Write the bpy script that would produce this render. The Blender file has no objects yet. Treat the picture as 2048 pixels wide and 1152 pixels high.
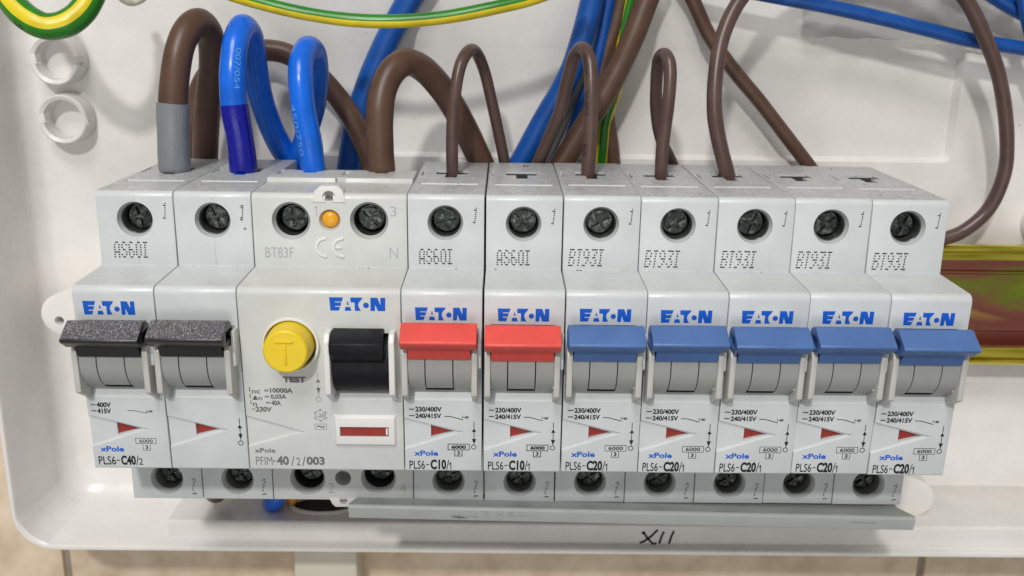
import bpy, bmesh, math, random
from mathutils import Vector, Matrix
random.seed(7)
S = 0.001                                   # everything below is written in millimetres
scene = bpy.context.scene
C = scene.collection

# ---------------------------------------------------------------- camera
cam_d = bpy.data.cameras.new('camera')
cam_d.sensor_width = 36.0
cam_d.lens = 1969.87 / 2048 * 36
cam_d.clip_start = 0.01
cam_d.clip_end = 50
cam_d.dof.use_dof = True
cam_d.dof.focus_distance = 0.222
cam_d.dof.aperture_fstop = 26
cam = bpy.data.objects.new('camera', cam_d)
C.objects.link(cam)
r0 = Vector((0.99989569, -0.0063837, 0.01295614))
r1 = Vector((0.01077243, -0.26792723, -0.96337893))
r2 = Vector((0.00962123, 0.963418, -0.26783051))
rot = Matrix((r0, -r1, -r2)).transposed()
cam.matrix_world = Matrix.Translation(Vector((91.701, -218.761, 78.529)) * S) @ rot.to_4x4()
scene.camera = cam

# ---------------------------------------------------------------- light and exposure
scene.view_settings.view_transform = 'Standard'
scene.view_settings.look = 'None'
scene.view_settings.exposure = -0.02
scene.view_settings.gamma = 1.0
world = bpy.data.worlds.new('World')
scene.world = world
world.use_nodes = True
wb = world.node_tree.nodes['Background']
wb.inputs[0].default_value = (1.0, 0.985, 0.96, 1)
wb.inputs[1].default_value = 0.28


def area(name, loc, target, sx, sy, power, col):
    d = bpy.data.lights.new(name, 'AREA')
    d.shape = 'RECTANGLE'
    d.size = sx
    d.size_y = sy
    d.energy = power
    d.color = col
    o = bpy.data.objects.new(name, d)
    C.objects.link(o)
    o.location = loc
    o.rotation_euler = (Vector(target) - Vector(loc)).to_track_quat('-Z', 'Y').to_euler()
    return o


area('ceiling_lamp', (-0.10, -0.95, 0.70), (0.09, 0, 0), 0.06, 0.06, 6.0, (1.0, 0.985, 0.95))
area('ceiling_panel', (-0.08, -0.78, 1.14), (0.09, 0, 0), 0.5, 0.3, 8.0, (1.0, 0.99, 0.97))
area('fill_light', (0.05, -1.35, -0.28), (0.09, 0, -0.01), 1.1, 0.6, 3.4, (1.0, 0.98, 0.955))  # added low fill in place of floor bounce, brightens the shaded lower faces


# ---------------------------------------------------------------- materials
def _mat(name):
    m = bpy.data.materials.new(name)
    m.use_nodes = True
    nt = m.node_tree
    return m, nt, nt.nodes['Principled BSDF']


def plastic(name, col, rough=0.45, bump=0.0, bscale=900, var=0.06, dust=0.0, dirt=0.0, coat=0.0, spec=0.5):
    """moulded plastic: faint mottling, optional grain, settled dust on upward faces and small dirt specks"""
    m, nt, b = _mat(name)
    N, L = nt.nodes.new, nt.links.new
    geo = N('ShaderNodeNewGeometry')
    b.inputs['Roughness'].default_value = rough
    b.inputs['Specular IOR Level'].default_value = spec
    b.inputs['Coat Weight'].default_value = coat
    n1 = N('ShaderNodeTexNoise')
    n1.inputs['Scale'].default_value = 130
    n1.inputs['Detail'].default_value = 5
    L(geo.outputs['Position'], n1.inputs['Vector'])
    r = N('ShaderNodeValToRGB')
    r.color_ramp.elements[0].position = 0.3
    r.color_ramp.elements[1].position = 0.7
    r.color_ramp.elements[0].color = tuple(c * (1 - var) for c in col) + (1,)
    r.color_ramp.elements[1].color = tuple(min(1, c * (1 + var)) for c in col) + (1,)
    L(n1.outputs['Fac'], r.inputs['Fac'])
    out = r.outputs['Color']
    if dust > 0:
        sep = N('ShaderNodeSeparateXYZ')
        L(geo.outputs['True Normal'], sep.inputs[0])
        up = N('ShaderNodeMapRange')
        up.inputs['From Min'].default_value = 0.9
        up.inputs['From Max'].default_value = 0.99
        L(sep.outputs['Z'], up.inputs['Value'])
        nd = N('ShaderNodeTexNoise')
        nd.inputs['Scale'].default_value = 900
        nd.inputs['Detail'].default_value = 8
        nd.inputs['Roughness'].default_value = 0.75
        L(geo.outputs['Position'], nd.inputs['Vector'])
        mr = N('ShaderNodeMapRange')
        mr.inputs['From Min'].default_value = 0.35
        mr.inputs['From Max'].default_value = 0.68
        L(nd.outputs['Fac'], mr.inputs['Value'])
        mul = N('ShaderNodeMath')
        mul.operation = 'MULTIPLY'
        L(up.outputs[0], mul.inputs[0])
        L(mr.outputs[0], mul.inputs[1])
        mu2 = N('ShaderNodeMath')
        mu2.operation = 'MULTIPLY'
        mu2.inputs[1].default_value = dust
        hz = N('ShaderNodeMapRange')
        sp_ = N('ShaderNodeSeparateXYZ')
        L(geo.outputs['Position'], sp_.inputs[0])
        hz.inputs['From Min'].default_value = 0.024
        hz.inputs['From Max'].default_value = 0.036
        hz.inputs['To Min'].default_value = 0.22
        L(sp_.outputs['Z'], hz.inputs['Value'])
        mu3 = N('ShaderNodeMath')
        mu3.operation = 'MULTIPLY'
        L(mul.outputs[0], mu3.inputs[0])
        L(hz.outputs[0], mu3.inputs[1])
        L(mu3.outputs[0], mu2.inputs[0])
        mx = N('ShaderNodeMix')
        mx.data_type = 'RGBA'
        L(mu2.outputs[0], mx.inputs[0])
        L(out, mx.inputs[6])
        mx.inputs[7].default_value = (0.30, 0.29, 0.27, 1)
        out = mx.outputs[2]
    if dirt > 0:
        v = N('ShaderNodeTexVoronoi')
        v.inputs['Scale'].default_value = 210
        v.inputs['Randomness'].default_value = 1.0
        L(geo.outputs['Position'], v.inputs['Vector'])
        sepc = N('ShaderNodeSeparateColor')
        L(v.outputs['Color'], sepc.inputs[0])
        pick = N('ShaderNodeMath')
        pick.operation = 'GREATER_THAN'
        pick.inputs[1].default_value = 1 - dirt
        L(sepc.outputs[0], pick.inputs[0])
        sz = N('ShaderNodeMath')
        sz.operation = 'MULTIPLY'
        sz.inputs[1].default_value = 0.07
        L(sepc.outputs[1], sz.inputs[0])
        near = N('ShaderNodeMath')
        near.operation = 'LESS_THAN'
        L(v.outputs['Distance'], near.inputs[0])
        L(sz.outputs[0], near.inputs[1])
        both = N('ShaderNodeMath')
        both.operation = 'MULTIPLY'
        L(pick.outputs[0], both.inputs[0])
        L(near.outputs[0], both.inputs[1])
        bs = N('ShaderNodeMath')
        bs.operation = 'MULTIPLY'
        bs.inputs[1].default_value = 0.75
        L(both.outputs[0], bs.inputs[0])
        mx = N('ShaderNodeMix')
        mx.data_type = 'RGBA'
        L(bs.outputs[0], mx.inputs[0])
        L(out, mx.inputs[6])
        mx.inputs[7].default_value = (0.10, 0.08, 0.06, 1)
        out = mx.outputs[2]
    L(out, b.inputs['Base Color'])
    # roughness wear
    nr = N('ShaderNodeTexNoise')
    nr.inputs['Scale'].default_value = 420
    nr.inputs['Detail'].default_value = 6
    L(geo.outputs['Position'], nr.inputs['Vector'])
    rr = N('ShaderNodeMapRange')
    rr.inputs['From Min'].default_value = 0.3
    rr.inputs['From Max'].default_value = 0.7
    rr.inputs['To Min'].default_value = max(0.05, rough - 0.08)
    rr.inputs['To Max'].default_value = rough + 0.10
    L(nr.outputs['Fac'], rr.inputs['Value'])
    L(rr.outputs[0], b.inputs['Roughness'])
    if bump > 0:
        nb = N('ShaderNodeTexNoise')
        nb.inputs['Scale'].default_value = bscale
        nb.inputs['Detail'].default_value = 4
        L(geo.outputs['Position'], nb.inputs['Vector'])
        bp = N('ShaderNodeBump')
        bp.inputs['Strength'].default_value = 1.0
        bp.inputs['Distance'].default_value = bump * S
        L(nb.outputs['Fac'], bp.inputs['Height'])
        L(bp.outputs[0], b.inputs['Normal'])
    return m


def flat(name, col, rough=0.6, metal=0.0, spec=0.3):
    m, nt, b = _mat(name)
    b.inputs['Base Color'].default_value = (*col, 1)
    b.inputs['Roughness'].default_value = rough
    b.inputs['Metallic'].default_value = metal
    b.inputs['Specular IOR Level'].default_value = spec
    return m


def scuffed(name):
    m, nt, b = _mat(name)
    N, L = nt.nodes.new, nt.links.new
    geo = N('ShaderNodeNewGeometry')
    mp = N('ShaderNodeMapping')
    mp0 = N('ShaderNodeMapping')
    mp0.inputs['Rotation'].default_value = (0, 0, math.radians(-32))
    L(geo.outputs['Position'], mp0.inputs['Vector'])
    mp.inputs['Scale'].default_value = (6500, 1700, 2200)
    L(mp0.outputs[0], mp.inputs['Vector'])
    n = N('ShaderNodeTexNoise')
    n.inputs['Scale'].default_value = 1
    n.inputs['Detail'].default_value = 6
    n.inputs['Distortion'].default_value = 0.8
    L(mp.outputs[0], n.inputs['Vector'])
    sep = N('ShaderNodeSeparateXYZ')
    L(geo.outputs['True Normal'], sep.inputs[0])
    up = N('ShaderNodeMapRange')
    up.inputs['From Min'].default_value = 0.70
    up.inputs['From Max'].default_value = 0.80
    L(sep.outputs['Z'], up.inputs['Value'])
    r = N('ShaderNodeValToRGB')
    r.color_ramp.elements[0].position = 0.50
    r.color_ramp.elements[1].position = 0.68
    r.color_ramp.elements[0].color = (0.065, 0.065, 0.073, 1)
    r.color_ramp.elements[1].color = (0.36, 0.36, 0.40, 1)
    L(n.outputs['Fac'], r.inputs['Fac'])
    mx = N('ShaderNodeMix')
    mx.data_type = 'RGBA'
    L(up.outputs[0], mx.inputs[0])
    mx.inputs[6].default_value = (0.018, 0.018, 0.02, 1)
    L(r.outputs['Color'], mx.inputs[7])
    L(mx.outputs[2], b.inputs['Base Color'])
    b.inputs['Roughness'].default_value = 0.24
    bp = N('ShaderNodeBump')
    bp.inputs['Distance'].default_value = 0.05 * S
    L(n.outputs['Fac'], bp.inputs['Height'])
    L(bp.outputs[0], b.inputs['Normal'])
    return m


def metal_yellow(name):
    """yellow-passivated zinc with the rainbow bloom of its chromate film"""
    m, nt, b = _mat(name)
    N, L = nt.nodes.new, nt.links.new
    geo = N('ShaderNodeNewGeometry')
    mp = N('ShaderNodeMapping')
    mp.inputs['Scale'].default_value = (16, 40, 50)
    L(geo.outputs['Position'], mp.inputs['Vector'])
    n = N('ShaderNodeTexNoise')
    n.inputs['Scale'].default_value = 1.0
    n.inputs['Detail'].default_value = 4
    n.inputs['Distortion'].default_value = 0.6
    L(mp.outputs[0], n.inputs['Vector'])
    r = N('ShaderNodeValToRGB')
    e = r.color_ramp.elements
    e[0].position = 0.28
    e[0].color = (0.62, 0.58, 0.06, 1)
    e[1].position = 0.74
    e[1].color = (0.75, 0.62, 0.12, 1)
    for p, c in ((0.40, (0.32, 0.40, 0.05)), (0.47, (0.44, 0.19, 0.12)), (0.60, (0.40, 0.13, 0.11)), (0.68, (0.60, 0.34, 0.12))):
        k = e.new(p)
        k.color = (*c, 1)
    L(n.outputs['Fac'], r.inputs['Fac'])
    L(r.outputs['Color'], b.inputs['Base Color'])
    b.inputs['Metallic'].default_value = 0.95
    b.inputs['Roughness'].default_value = 0.20
    mp2 = N('ShaderNodeMapping')
    mp2.inputs['Scale'].default_value = (12, 500, 700)
    L(geo.outputs['Position'], mp2.inputs['Vector'])
    n2 = N('ShaderNodeTexNoise')
    n2.inputs['Scale'].default_value = 1.0
    n2.inputs['Detail'].default_value = 3
    L(mp2.outputs[0], n2.inputs['Vector'])
    bp = N('ShaderNodeBump')
    bp.inputs['Distance'].default_value = 0.06 * S
    L(n2.outputs['Fac'], bp.inputs['Height'])
    L(bp.outputs[0], b.inputs['Normal'])
    return m


def screw_mat(name):
    """oil-blackened steel, with glints painted into the colour as pale spots"""
    m, nt, b = _mat(name)
    N, L = nt.nodes.new, nt.links.new
    geo = N('ShaderNodeNewGeometry')
    n = N('ShaderNodeTexNoise')
    n.inputs['Scale'].default_value = 620
    n.inputs['Detail'].default_value = 6
    n.inputs['Roughness'].default_value = 0.7
    L(geo.outputs['Position'], n.inputs['Vector'])
    r = N('ShaderNodeValToRGB')
    r.color_ramp.elements[0].position = 0.50
    r.color_ramp.elements[1].position = 0.76
    r.color_ramp.elements[0].color = (0.030, 0.037, 0.035, 1)
    r.color_ramp.elements[1].color = (0.24, 0.27, 0.25, 1)  # pale tone painted in as glints
    L(n.outputs['Fac'], r.inputs['Fac'])
    L(r.outputs['Color'], b.inputs['Base Color'])
    b.inputs['Metallic'].default_value = 0.8
    b.inputs['Roughness'].default_value = 0.26
    bp = N('ShaderNodeBump')
    bp.inputs['Distance'].default_value = 0.12 * S
    L(n.outputs['Fac'], bp.inputs['Height'])
    L(bp.outputs[0], b.inputs['Normal'])
    return m


def flange_mat(name):
    """bright yellow-olive plated edge with long drawing lines"""
    m, nt, b = _mat(name)
    N, L = nt.nodes.new, nt.links.new
    geo = N('ShaderNodeNewGeometry')
    mp = N('ShaderNodeMapping')
    mp.inputs['Scale'].default_value = (40, 900, 900)
    L(geo.outputs['Position'], mp.inputs['Vector'])
    n = N('ShaderNodeTexNoise')
    n.inputs['Scale'].default_value = 1.0
    n.inputs['Detail'].default_value = 4
    L(mp.outputs[0], n.inputs['Vector'])
    r = N('ShaderNodeValToRGB')
    r.color_ramp.elements[0].position = 0.38
    r.color_ramp.elements[1].position = 0.62
    r.color_ramp.elements[0].color = (0.50, 0.45, 0.04, 1)
    r.color_ramp.elements[1].color = (0.95, 0.80, 0.12, 1)
    L(n.outputs['Fac'], r.inputs['Fac'])
    L(r.outputs['Color'], b.inputs['Base Color'])
    b.inputs['Metallic'].default_value = 1.0
    b.inputs['Roughness'].default_value = 0.24
    bp = N('ShaderNodeBump')
    bp.inputs['Distance'].default_value = 0.05 * S
    L(n.outputs['Fac'], bp.inputs['Height'])
    L(bp.outputs[0], b.inputs['Normal'])
    return m


def tile_mat(name):
    m, nt, b = _mat(name)
    N, L = nt.nodes.new, nt.links.new
    geo = N('ShaderNodeNewGeometry')
    n = N('ShaderNodeTexNoise')
    n.inputs['Scale'].default_value = 110
    n.inputs['Detail'].default_value = 6
    n.inputs['Roughness'].default_value = 0.5
    L(geo.outputs['Position'], n.inputs['Vector'])
    r = N('ShaderNodeValToRGB')
    e = r.color_ramp.elements
    e[0].position = 0.33
    e[0].color = (0.61, 0.48, 0.34, 1)
    e[1].position = 0.68
    e[1].color = (0.80, 0.67, 0.51, 1)
    k = e.new(0.5)
    k.color = (0.72, 0.58, 0.425, 1)
    L(n.outputs['Fac'], r.inputs['Fac'])
    L(r.outputs['Color'], b.inputs['Base Color'])
    b.inputs['Roughness'].default_value = 0.4
    return m


def cable_mat(name, col, rough=0.36, scuff=0.12):
    m, nt, b = _mat(name)
    N, L = nt.nodes.new, nt.links.new
    geo = N('ShaderNodeNewGeometry')
    n = N('ShaderNodeTexNoise')
    n.inputs['Scale'].default_value = 160
    n.inputs['Detail'].default_value = 6
    L(geo.outputs['Position'], n.inputs['Vector'])
    r = N('ShaderNodeValToRGB')
    r.color_ramp.elements[0].position = 0.3
    r.color_ramp.elements[1].position = 0.72
    r.color_ramp.elements[0].color = tuple(c * 0.82 for c in col) + (1,)
    r.color_ramp.elements[1].color = tuple(min(1, c * 1.16 + 0.004) for c in col) + (1,)
    L(n.outputs['Fac'], r.inputs['Fac'])
    # pale nicks and plaster dust
    v = N('ShaderNodeTexNoise')
    v.inputs['Scale'].default_value = 700
    v.inputs['Detail'].default_value = 7
    v.inputs['Roughness'].default_value = 0.75
    L(geo.outputs['Position'], v.inputs['Vector'])
    mr = N('ShaderNodeMapRange')
    mr.inputs['From Min'].default_value = 0.64
    mr.inputs['From Max'].default_value = 0.80
    mr.inputs['To Max'].default_value = scuff * 3
    L(v.outputs['Fac'], mr.inputs['Value'])
    mx = N('ShaderNodeMix')
    mx.data_type = 'RGBA'
    L(mr.outputs[0], mx.inputs[0])
    L(r.outputs['Color'], mx.inputs[6])
    mx.inputs[7].default_value = tuple(min(1, c * 0.6 + 0.22) for c in col) + (1,)
    L(mx.outputs[2], b.inputs['Base Color'])
    b.inputs['Roughness'].default_value = rough
    bp = N('ShaderNodeBump')
    bp.inputs['Distance'].default_value = 0.06 * S
    bp.inputs['Strength'].default_value = 0.5
    L(n.outputs['Fac'], bp.inputs['Height'])
    L(bp.outputs[0], b.inputs['Normal'])
    return m


M = {
    'case': plastic('breaker_plastic', (0.575, 0.60, 0.61), 0.34, 0.015, 2500, 0.045, dust=0.85, dirt=0.09),
    'case2': plastic('switch_plastic', (0.585, 0.60, 0.58), 0.34, 0.015, 2500, 0.04, dust=0.55, dirt=0.05),
    'drum': plastic('drum_plastic', (0.34, 0.345, 0.33), 0.45, 0, var=0.03),
    'guard': plastic('guard_plastic', (0.50, 0.50, 0.47), 0.34, 0, var=0.03),
    'white': plastic('white_plastic', (0.72, 0.72, 0.70), 0.38, 0, var=0.02),
    'tray': plastic('tray_plastic', (0.75, 0.73, 0.70), 0.30, 0.30, 26, 0.035, dirt=0.06),
    'lug': plastic('lug_plastic', (0.78, 0.75, 0.71), 0.5, 0, var=0.03),
    'dark': plastic('clamp_plastic', (0.045, 0.047, 0.045), 0.28, 0, var=0.2),
    'clampgrey': plastic('grey_clamp', (0.22, 0.22, 0.205), 0.3, 0, var=0.2),
    'void': flat('inner_shade', (0.02, 0.02, 0.02), 0.8),  # near-black colour standing in for shade inside openings
    'screw': screw_mat('blackened_screw'),
    'red': plastic('red_plastic', (0.72, 0.075, 0.060), 0.5, 0.03, 1800, 0.10, dirt=0.10),
    'blue': plastic('blue_plastic', (0.066, 0.150, 0.375), 0.46, 0.03, 1800, 0.10, dirt=0.12),
    'scuff': scuffed('scuffed_black_plastic'),
    'black': plastic('black_plastic', (0.007, 0.0075, 0.010), 0.45, 0.04, 2500, 0.1, spec=0.22),
    'yellow': plastic('yellow_plastic', (0.78, 0.56, 0.008), 0.38, 0, var=0.03),
    'orange': plastic('orange_lens', (0.80, 0.36, 0.02), 0.2, 0, var=0.03),
    'flag': plastic('red_flag', (0.28, 0.020, 0.014), 0.45, 0, var=0.1),
    'ink': flat('black_ink', (0.012, 0.012, 0.014), 0.7),
    'greyink': flat('grey_ink', (0.15, 0.15, 0.15), 0.7),
    'paleink': flat('pale_grey_ink', (0.38, 0.38, 0.38), 0.7),
    'blueink': flat('blue_ink', (0.004, 0.10, 0.56), 0.6),
    'whiteink': flat('white_ink', (0.10, 0.32, 0.76), 0.7),
    'rail': metal_yellow('passivated_steel'),
    'flange': flange_mat('passivated_flange'),
    'bus': plastic('busbar_plastic', (0.42, 0.44, 0.42), 0.42, 0, var=0.04, dirt=0.03),
    'tile': tile_mat('beige_tile'),
    'grout': plastic('grout', (0.30, 0.26, 0.20), 0.9, 0.3, 500, 0.2),
    'trunk': plastic('trunking_plastic', (0.70, 0.66, 0.55), 0.45, 0, var=0.03),
    'brown': cable_mat('brown_insulation', (0.092, 0.046, 0.028), 0.42, 0.2),
    'brown_thin': cable_mat('thin_brown_insulation', (0.088, 0.050, 0.041), 0.34, 0.14),
    'bluec': cable_mat('blue_insulation', (0.0002, 0.122, 0.66), 0.27, 0.06),
    'blued': cable_mat('deep_blue_insulation', (0.0002, 0.068, 0.32), 0.34, 0.05),
    'greyc': cable_mat('grey_insulation', (0.13, 0.14, 0.145), 0.4, 0.04),
    'green': cable_mat('green_insulation', (0.020, 0.20, 0.012), 0.30, 0.03),
    'yellowc': cable_mat('yellow_insulation', (0.72, 0.56, 0.012), 0.32, 0.03),
    'tapegrey': plastic('grey_tape', (0.20, 0.215, 0.235), 0.30, 0.25, 150, 0.06),
    'tapeblue': plastic('blue_tape', (0.003, 0.004, 0.26), 0.25, 0.25, 150, 0.08),
    'smudge': flat('rubbed_black_marks', (0.19, 0.195, 0.19), 0.6),
    'crumb': plastic('plaster_crumbs', (0.55, 0.50, 0.44), 0.9, 0, var=0.3),
    'crumbd': plastic('dark_crumbs', (0.10, 0.06, 0.035), 0.8, 0, var=0.4),
}


mf = plastic('clear_film', (0.62, 0.61, 0.60), 0.12, 0.5, 60, 0.05)
mf.node_tree.nodes['Principled BSDF'].inputs['Transmission Weight'].default_value = 0.55
mf.node_tree.nodes['Principled BSDF'].inputs['IOR'].default_value = 1.15
M['film'] = mf


# ---------------------------------------------------------------- mesh helpers
def finish(me, mats, smooth=35):
    for m in (mats if isinstance(mats, (list, tuple)) else [mats]):
        me.materials.append(M[m])
    for p in me.polygons:
        p.use_smooth = True
    me.set_sharp_from_angle(angle=math.radians(smooth))
    return me


def new_mesh(name, bm, mats, smooth=35, scale=True):
    bmesh.ops.recalc_face_normals(bm, faces=bm.faces)
    if scale:
        bmesh.ops.scale(bm, vec=(S, S, S), verts=bm.verts)
    me = bpy.data.meshes.new(name)
    bm.to_mesh(me)
    bm.free()
    return finish(me, mats, smooth)


def link(name, me, parent=None, loc=None):
    o = bpy.data.objects.new(name, me)
    C.objects.link(o)
    if parent:
        o.parent = parent
    if loc:
        o.location = Vector(loc) * S
    return o


def empty(name, loc, label, cat, group=None):
    o = bpy.data.objects.new(name, None)
    o.empty_display_size = 0.005
    C.objects.link(o)
    o.location = Vector(loc) * S
    o['label'] = label
    o['category'] = cat
    if group:
        o['group'] = group
    return o


def tag(o, label, cat, group=None):
    o['label'] = label
    o['category'] = cat
    if group:
        o['group'] = group
    return o


def box(bm, x0, x1, y0, y1, z0, z1):
    vs = [bm.verts.new((x, y, z)) for x in (x0, x1) for y in (y0, y1) for z in (z0, z1)]
    for f in ((0, 1, 3, 2), (4, 6, 7, 5), (0, 4, 5, 1), (2, 3, 7, 6), (0, 2, 6, 4), (1, 5, 7, 3)):
        bm.faces.new([vs[i] for i in f])
    return vs


def prism_x(bm, prof, x0, x1):
    """(y, z) outline extruded along x"""
    a = [bm.verts.new((x0, y, z)) for y, z in prof]
    b = [bm.verts.new((x1, y, z)) for y, z in prof]
    n = len(prof)
    bm.faces.new(a)
    bm.faces.new(b[::-1])
    for i in range(n):
        bm.faces.new((a[i], b[i], b[(i + 1) % n], a[(i + 1) % n]))


def prism_y(bm, prof, y0, y1, prof2=None):
    """(x, z) outline extruded along y, optionally tapering to a second outline"""
    prof2 = prof2 or prof
    a = [bm.verts.new((x, y0, z)) for x, z in prof]
    b = [bm.verts.new((x, y1, z)) for x, z in prof2]
    n = len(prof)
    bm.faces.new(a)
    bm.faces.new(b[::-1])
    for i in range(n):
        bm.faces.new((a[i], b[i], b[(i + 1) % n], a[(i + 1) % n]))


def lathe_y(bm, cx, cz, prof, n=40, caps=True):
    """(radius, y) outline turned round the y axis through (cx, cz)"""
    rings = []
    for r, y in prof:
        rings.append([bm.verts.new((cx + r * math.cos(2 * math.pi * k / n), y, cz + r * math.sin(2 * math.pi * k / n))) for k in range(n)])
    for a, b in zip(rings, rings[1:]):
        for k in range(n):
            bm.faces.new((a[k], a[(k + 1) % n], b[(k + 1) % n], b[k]))
    if caps:
        bm.faces.new(rings[0][::-1])
        bm.faces.new(rings[-1])


def fillet(pts, radii, seg=6):
    out = []
    n = len(pts)
    for i, (p, r) in enumerate(zip(pts, radii)):
        if r <= 0:
            out.append(p)
            continue
        P = Vector(p)
        a = (Vector(pts[i - 1]) - P).normalized()
        b = (Vector(pts[(i + 1) % n]) - P).normalized()
        ang = a.angle(b)
        t = r / math.tan(ang / 2)
        c = P + (a + b).normalized() * (r / math.sin(ang / 2))
        s, e = P + a * t - c, P + b * t - c
        full = s.angle_signed(e)
        for k in range(seg + 1):
            th = -full * k / seg
            out.append((c.x + s.x * math.cos(th) - s.y * math.sin(th), c.y + s.x * math.sin(th) + s.y * math.cos(th)))
    return out


def carve(bm_body, cutters, name, mats, bevel=0.0, smooth=35):
    """bevel the body's long edges, then cut the cutters out of it"""
    bmesh.ops.recalc_face_normals(bm_body, faces=bm_body.faces)
    me = bpy.data.meshes.new(name)
    bm_body.to_mesh(me)
    bm_body.free()
    ob = bpy.data.objects.new('carve_body', me)
    C.objects.link(ob)
    if bevel:
        md = ob.modifiers.new('bevel', 'BEVEL')
        md.width = bevel
        md.segments = 2
        md.limit_method = 'ANGLE'
        md.angle_limit = math.radians(32)
    tmp = []
    for i, cb in enumerate(cutters):
        bmesh.ops.recalc_face_normals(cb, faces=cb.faces)
        cm = bpy.data.meshes.new('cut')
        cb.to_mesh(cm)
        cb.free()
        co = bpy.data.objects.new('cut', cm)
        C.objects.link(co)
        tmp.append(co)
        md = ob.modifiers.new('cut%d' % i, 'BOOLEAN')
        md.operation = 'DIFFERENCE'
        md.solver = 'EXACT'
        md.object = co
    dg = bpy.context.evaluated_depsgraph_get()
    res = bpy.data.meshes.new_from_object(ob.evaluated_get(dg))
    for o in tmp + [ob]:
        bpy.data.objects.remove(o)
    res.transform(Matrix.Scale(S, 4))
    res.name = name
    return finish(res, mats, smooth)


def beveled(bm, name, mats, width=0.2, seg=2, smooth=35):
    return carve(bm, [], name, mats, width, smooth)


# ---------------------------------------------------------------- lettering
_tc = {}


def text2d(s, bold=0.0):
    """outline text -> (verts, faces) fitted to the unit square"""
    key = (s, bold)
    if key in _tc:
        return _tc[key]
    cu = bpy.data.curves.new('t', 'FONT')
    cu.body = s
    cu.size = 1
    cu.resolution_u = 3
    cu.offset = bold
    cu.fill_mode = 'FRONT'
    cu.dimensions = '2D'
    ob = bpy.data.objects.new('t', cu)
    C.objects.link(ob)
    dg = bpy.context.evaluated_depsgraph_get()
    me = bpy.data.meshes.new_from_object(ob.evaluated_get(dg))
    vs = [(v.co.x, v.co.y) for v in me.vertices]
    fs = [tuple(p.vertices) for p in me.polygons]
    bpy.data.objects.remove(ob)
    bpy.data.meshes.remove(me)
    x0, x1 = min(v[0] for v in vs), max(v[0] for v in vs)
    y0, y1 = min(v[1] for v in vs), max(v[1] for v in vs)
    w, h = max(x1 - x0, 1e-6), max(y1 - y0, 1e-6)
    _tc[key] = ([((x - x0) / w, (y - y0) / h) for x, y in vs], fs)
    return _tc[key]


class Print:
    """flat ink on a face whose depth is surf(x, z)"""

    def __init__(self, surf):
        self.v, self.f, self.s = [], [], surf

    def add(self, vs, fs):
        n = len(self.v)
        self.v += [(x, self.s(x, z) - 0.035, z) for x, z in vs]
        self.f += [tuple(i + n for i in f) for f in fs]

    def text(self, s, x0, x1, z0, z1, bold=0.0, shear=0.0):
        vs, fs = text2d(s, bold)
        self.add([(x0 + u * (x1 - x0) + shear * v * (z1 - z0), z0 + v * (z1 - z0)) for u, v in vs], fs)
        return self

    def poly(self, pts):
        self.add(pts, [tuple(range(len(pts)))])
        return self

    def line(self, pts, w):
        for a, b in zip(pts, pts[1:]):
            a, b = Vector(a), Vector(b)
            d = (b - a).normalized() * w / 2
            n = Vector((-d.y, d.x))
            a, b = a - d * 0.6, b + d * 0.6
            self.poly([tuple(a + n), tuple(b + n), tuple(b - n), tuple(a - n)])
        return self

    def ring(self, cx, cz, r, w, n=20):
        vs = []
        for k in range(n):
            c, s = math.cos(2 * math.pi * k / n), math.sin(2 * math.pi * k / n)
            vs += [(cx + (r - w / 2) * c, cz + (r - w / 2) * s), (cx + (r + w / 2) * c, cz + (r + w / 2) * s)]
        self.add(vs, [(2 * k, 2 * k + 1, (2 * k + 3) % (2 * n), (2 * k + 2) % (2 * n)) for k in range(n)])
        return self

    def dot(self, cx, cz, r, n=8, sx=1.0):
        return self.poly([(cx + sx * r * math.cos(2 * math.pi * k / n), cz + r * math.sin(2 * math.pi * k / n)) for k in range(n)])

    def mesh(self, name, mat, thick=0.0):
        me = bpy.data.meshes.new(name)
        me.from_pydata([(x * S, y * S, z * S) for x, y, z in self.v], [], self.f)
        bm = bmesh.new()
        bm.from_mesh(me)
        for f in bm.faces:
            f.normal_update()
            if f.normal.y > 0:
                f.normal_flip()
        bm.to_mesh(me)
        bm.free()
        me.materials.append(M[mat])
        return me


def nose(x, z):
    return -16.88 + (21.8 - z) / 43.31 * 2.22


def upper(x, z):
    return 0.0


def lower(x, z):
    return 5.06


FONT5 = {
    'A': ('.11.', '1..1', '1..1', '1..1', '1111', '1..1', '1..1'),
    'S': ('.11.', '1..1', '1...', '.11.', '...1', '1..1', '.11.'),
    '6': ('.11.', '1...', '1...', '111.', '1..1', '1..1', '.11.'),
    '0': ('.11.', '1..1', '1..1', '1..1', '1..1', '1..1', '.11.'),
    'I': ('111', '.1.', '.1.', '.1.', '.1.', '.1.', '111'),
    'B': ('111.', '1..1', '1..1', '111.', '1..1', '1..1', '111.'),
    'T': ('111', '.1.', '.1.', '.1.', '.1.', '.1.', '.1.'),
    '9': ('.11.', '1..1', '1..1', '.111', '...1', '..1.', '11..'),
    '3': ('1111', '...1', '..1.', '.11.', '...1', '1..1', '.11.'),
}


def dots(pr, text, x0, x1, z0, z1, shear=0.0, r=0.175):
    w = sum(len(FONT5[c][0]) for c in text) + 1.0 * (len(text) - 1)
    ux, uz = (x1 - x0) / (w - 1), (z1 - z0) / 6
    cx = 0
    for ch in text:
        g = FONT5[ch]
        for j, row in enumerate(g):
            for i, c in enumerate(row):
                if c == '1':
                    z = z1 - j * uz
                    pr.dot(x0 + (cx + i) * ux + shear * (z - z0) + 0.03 * math.sin(j * 2.1 + cx), z + 0.03 * math.sin(i * 3.3 + cx), r, sx=1.15)
        cx += len(g[0]) + 1.0
    return pr


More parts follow.
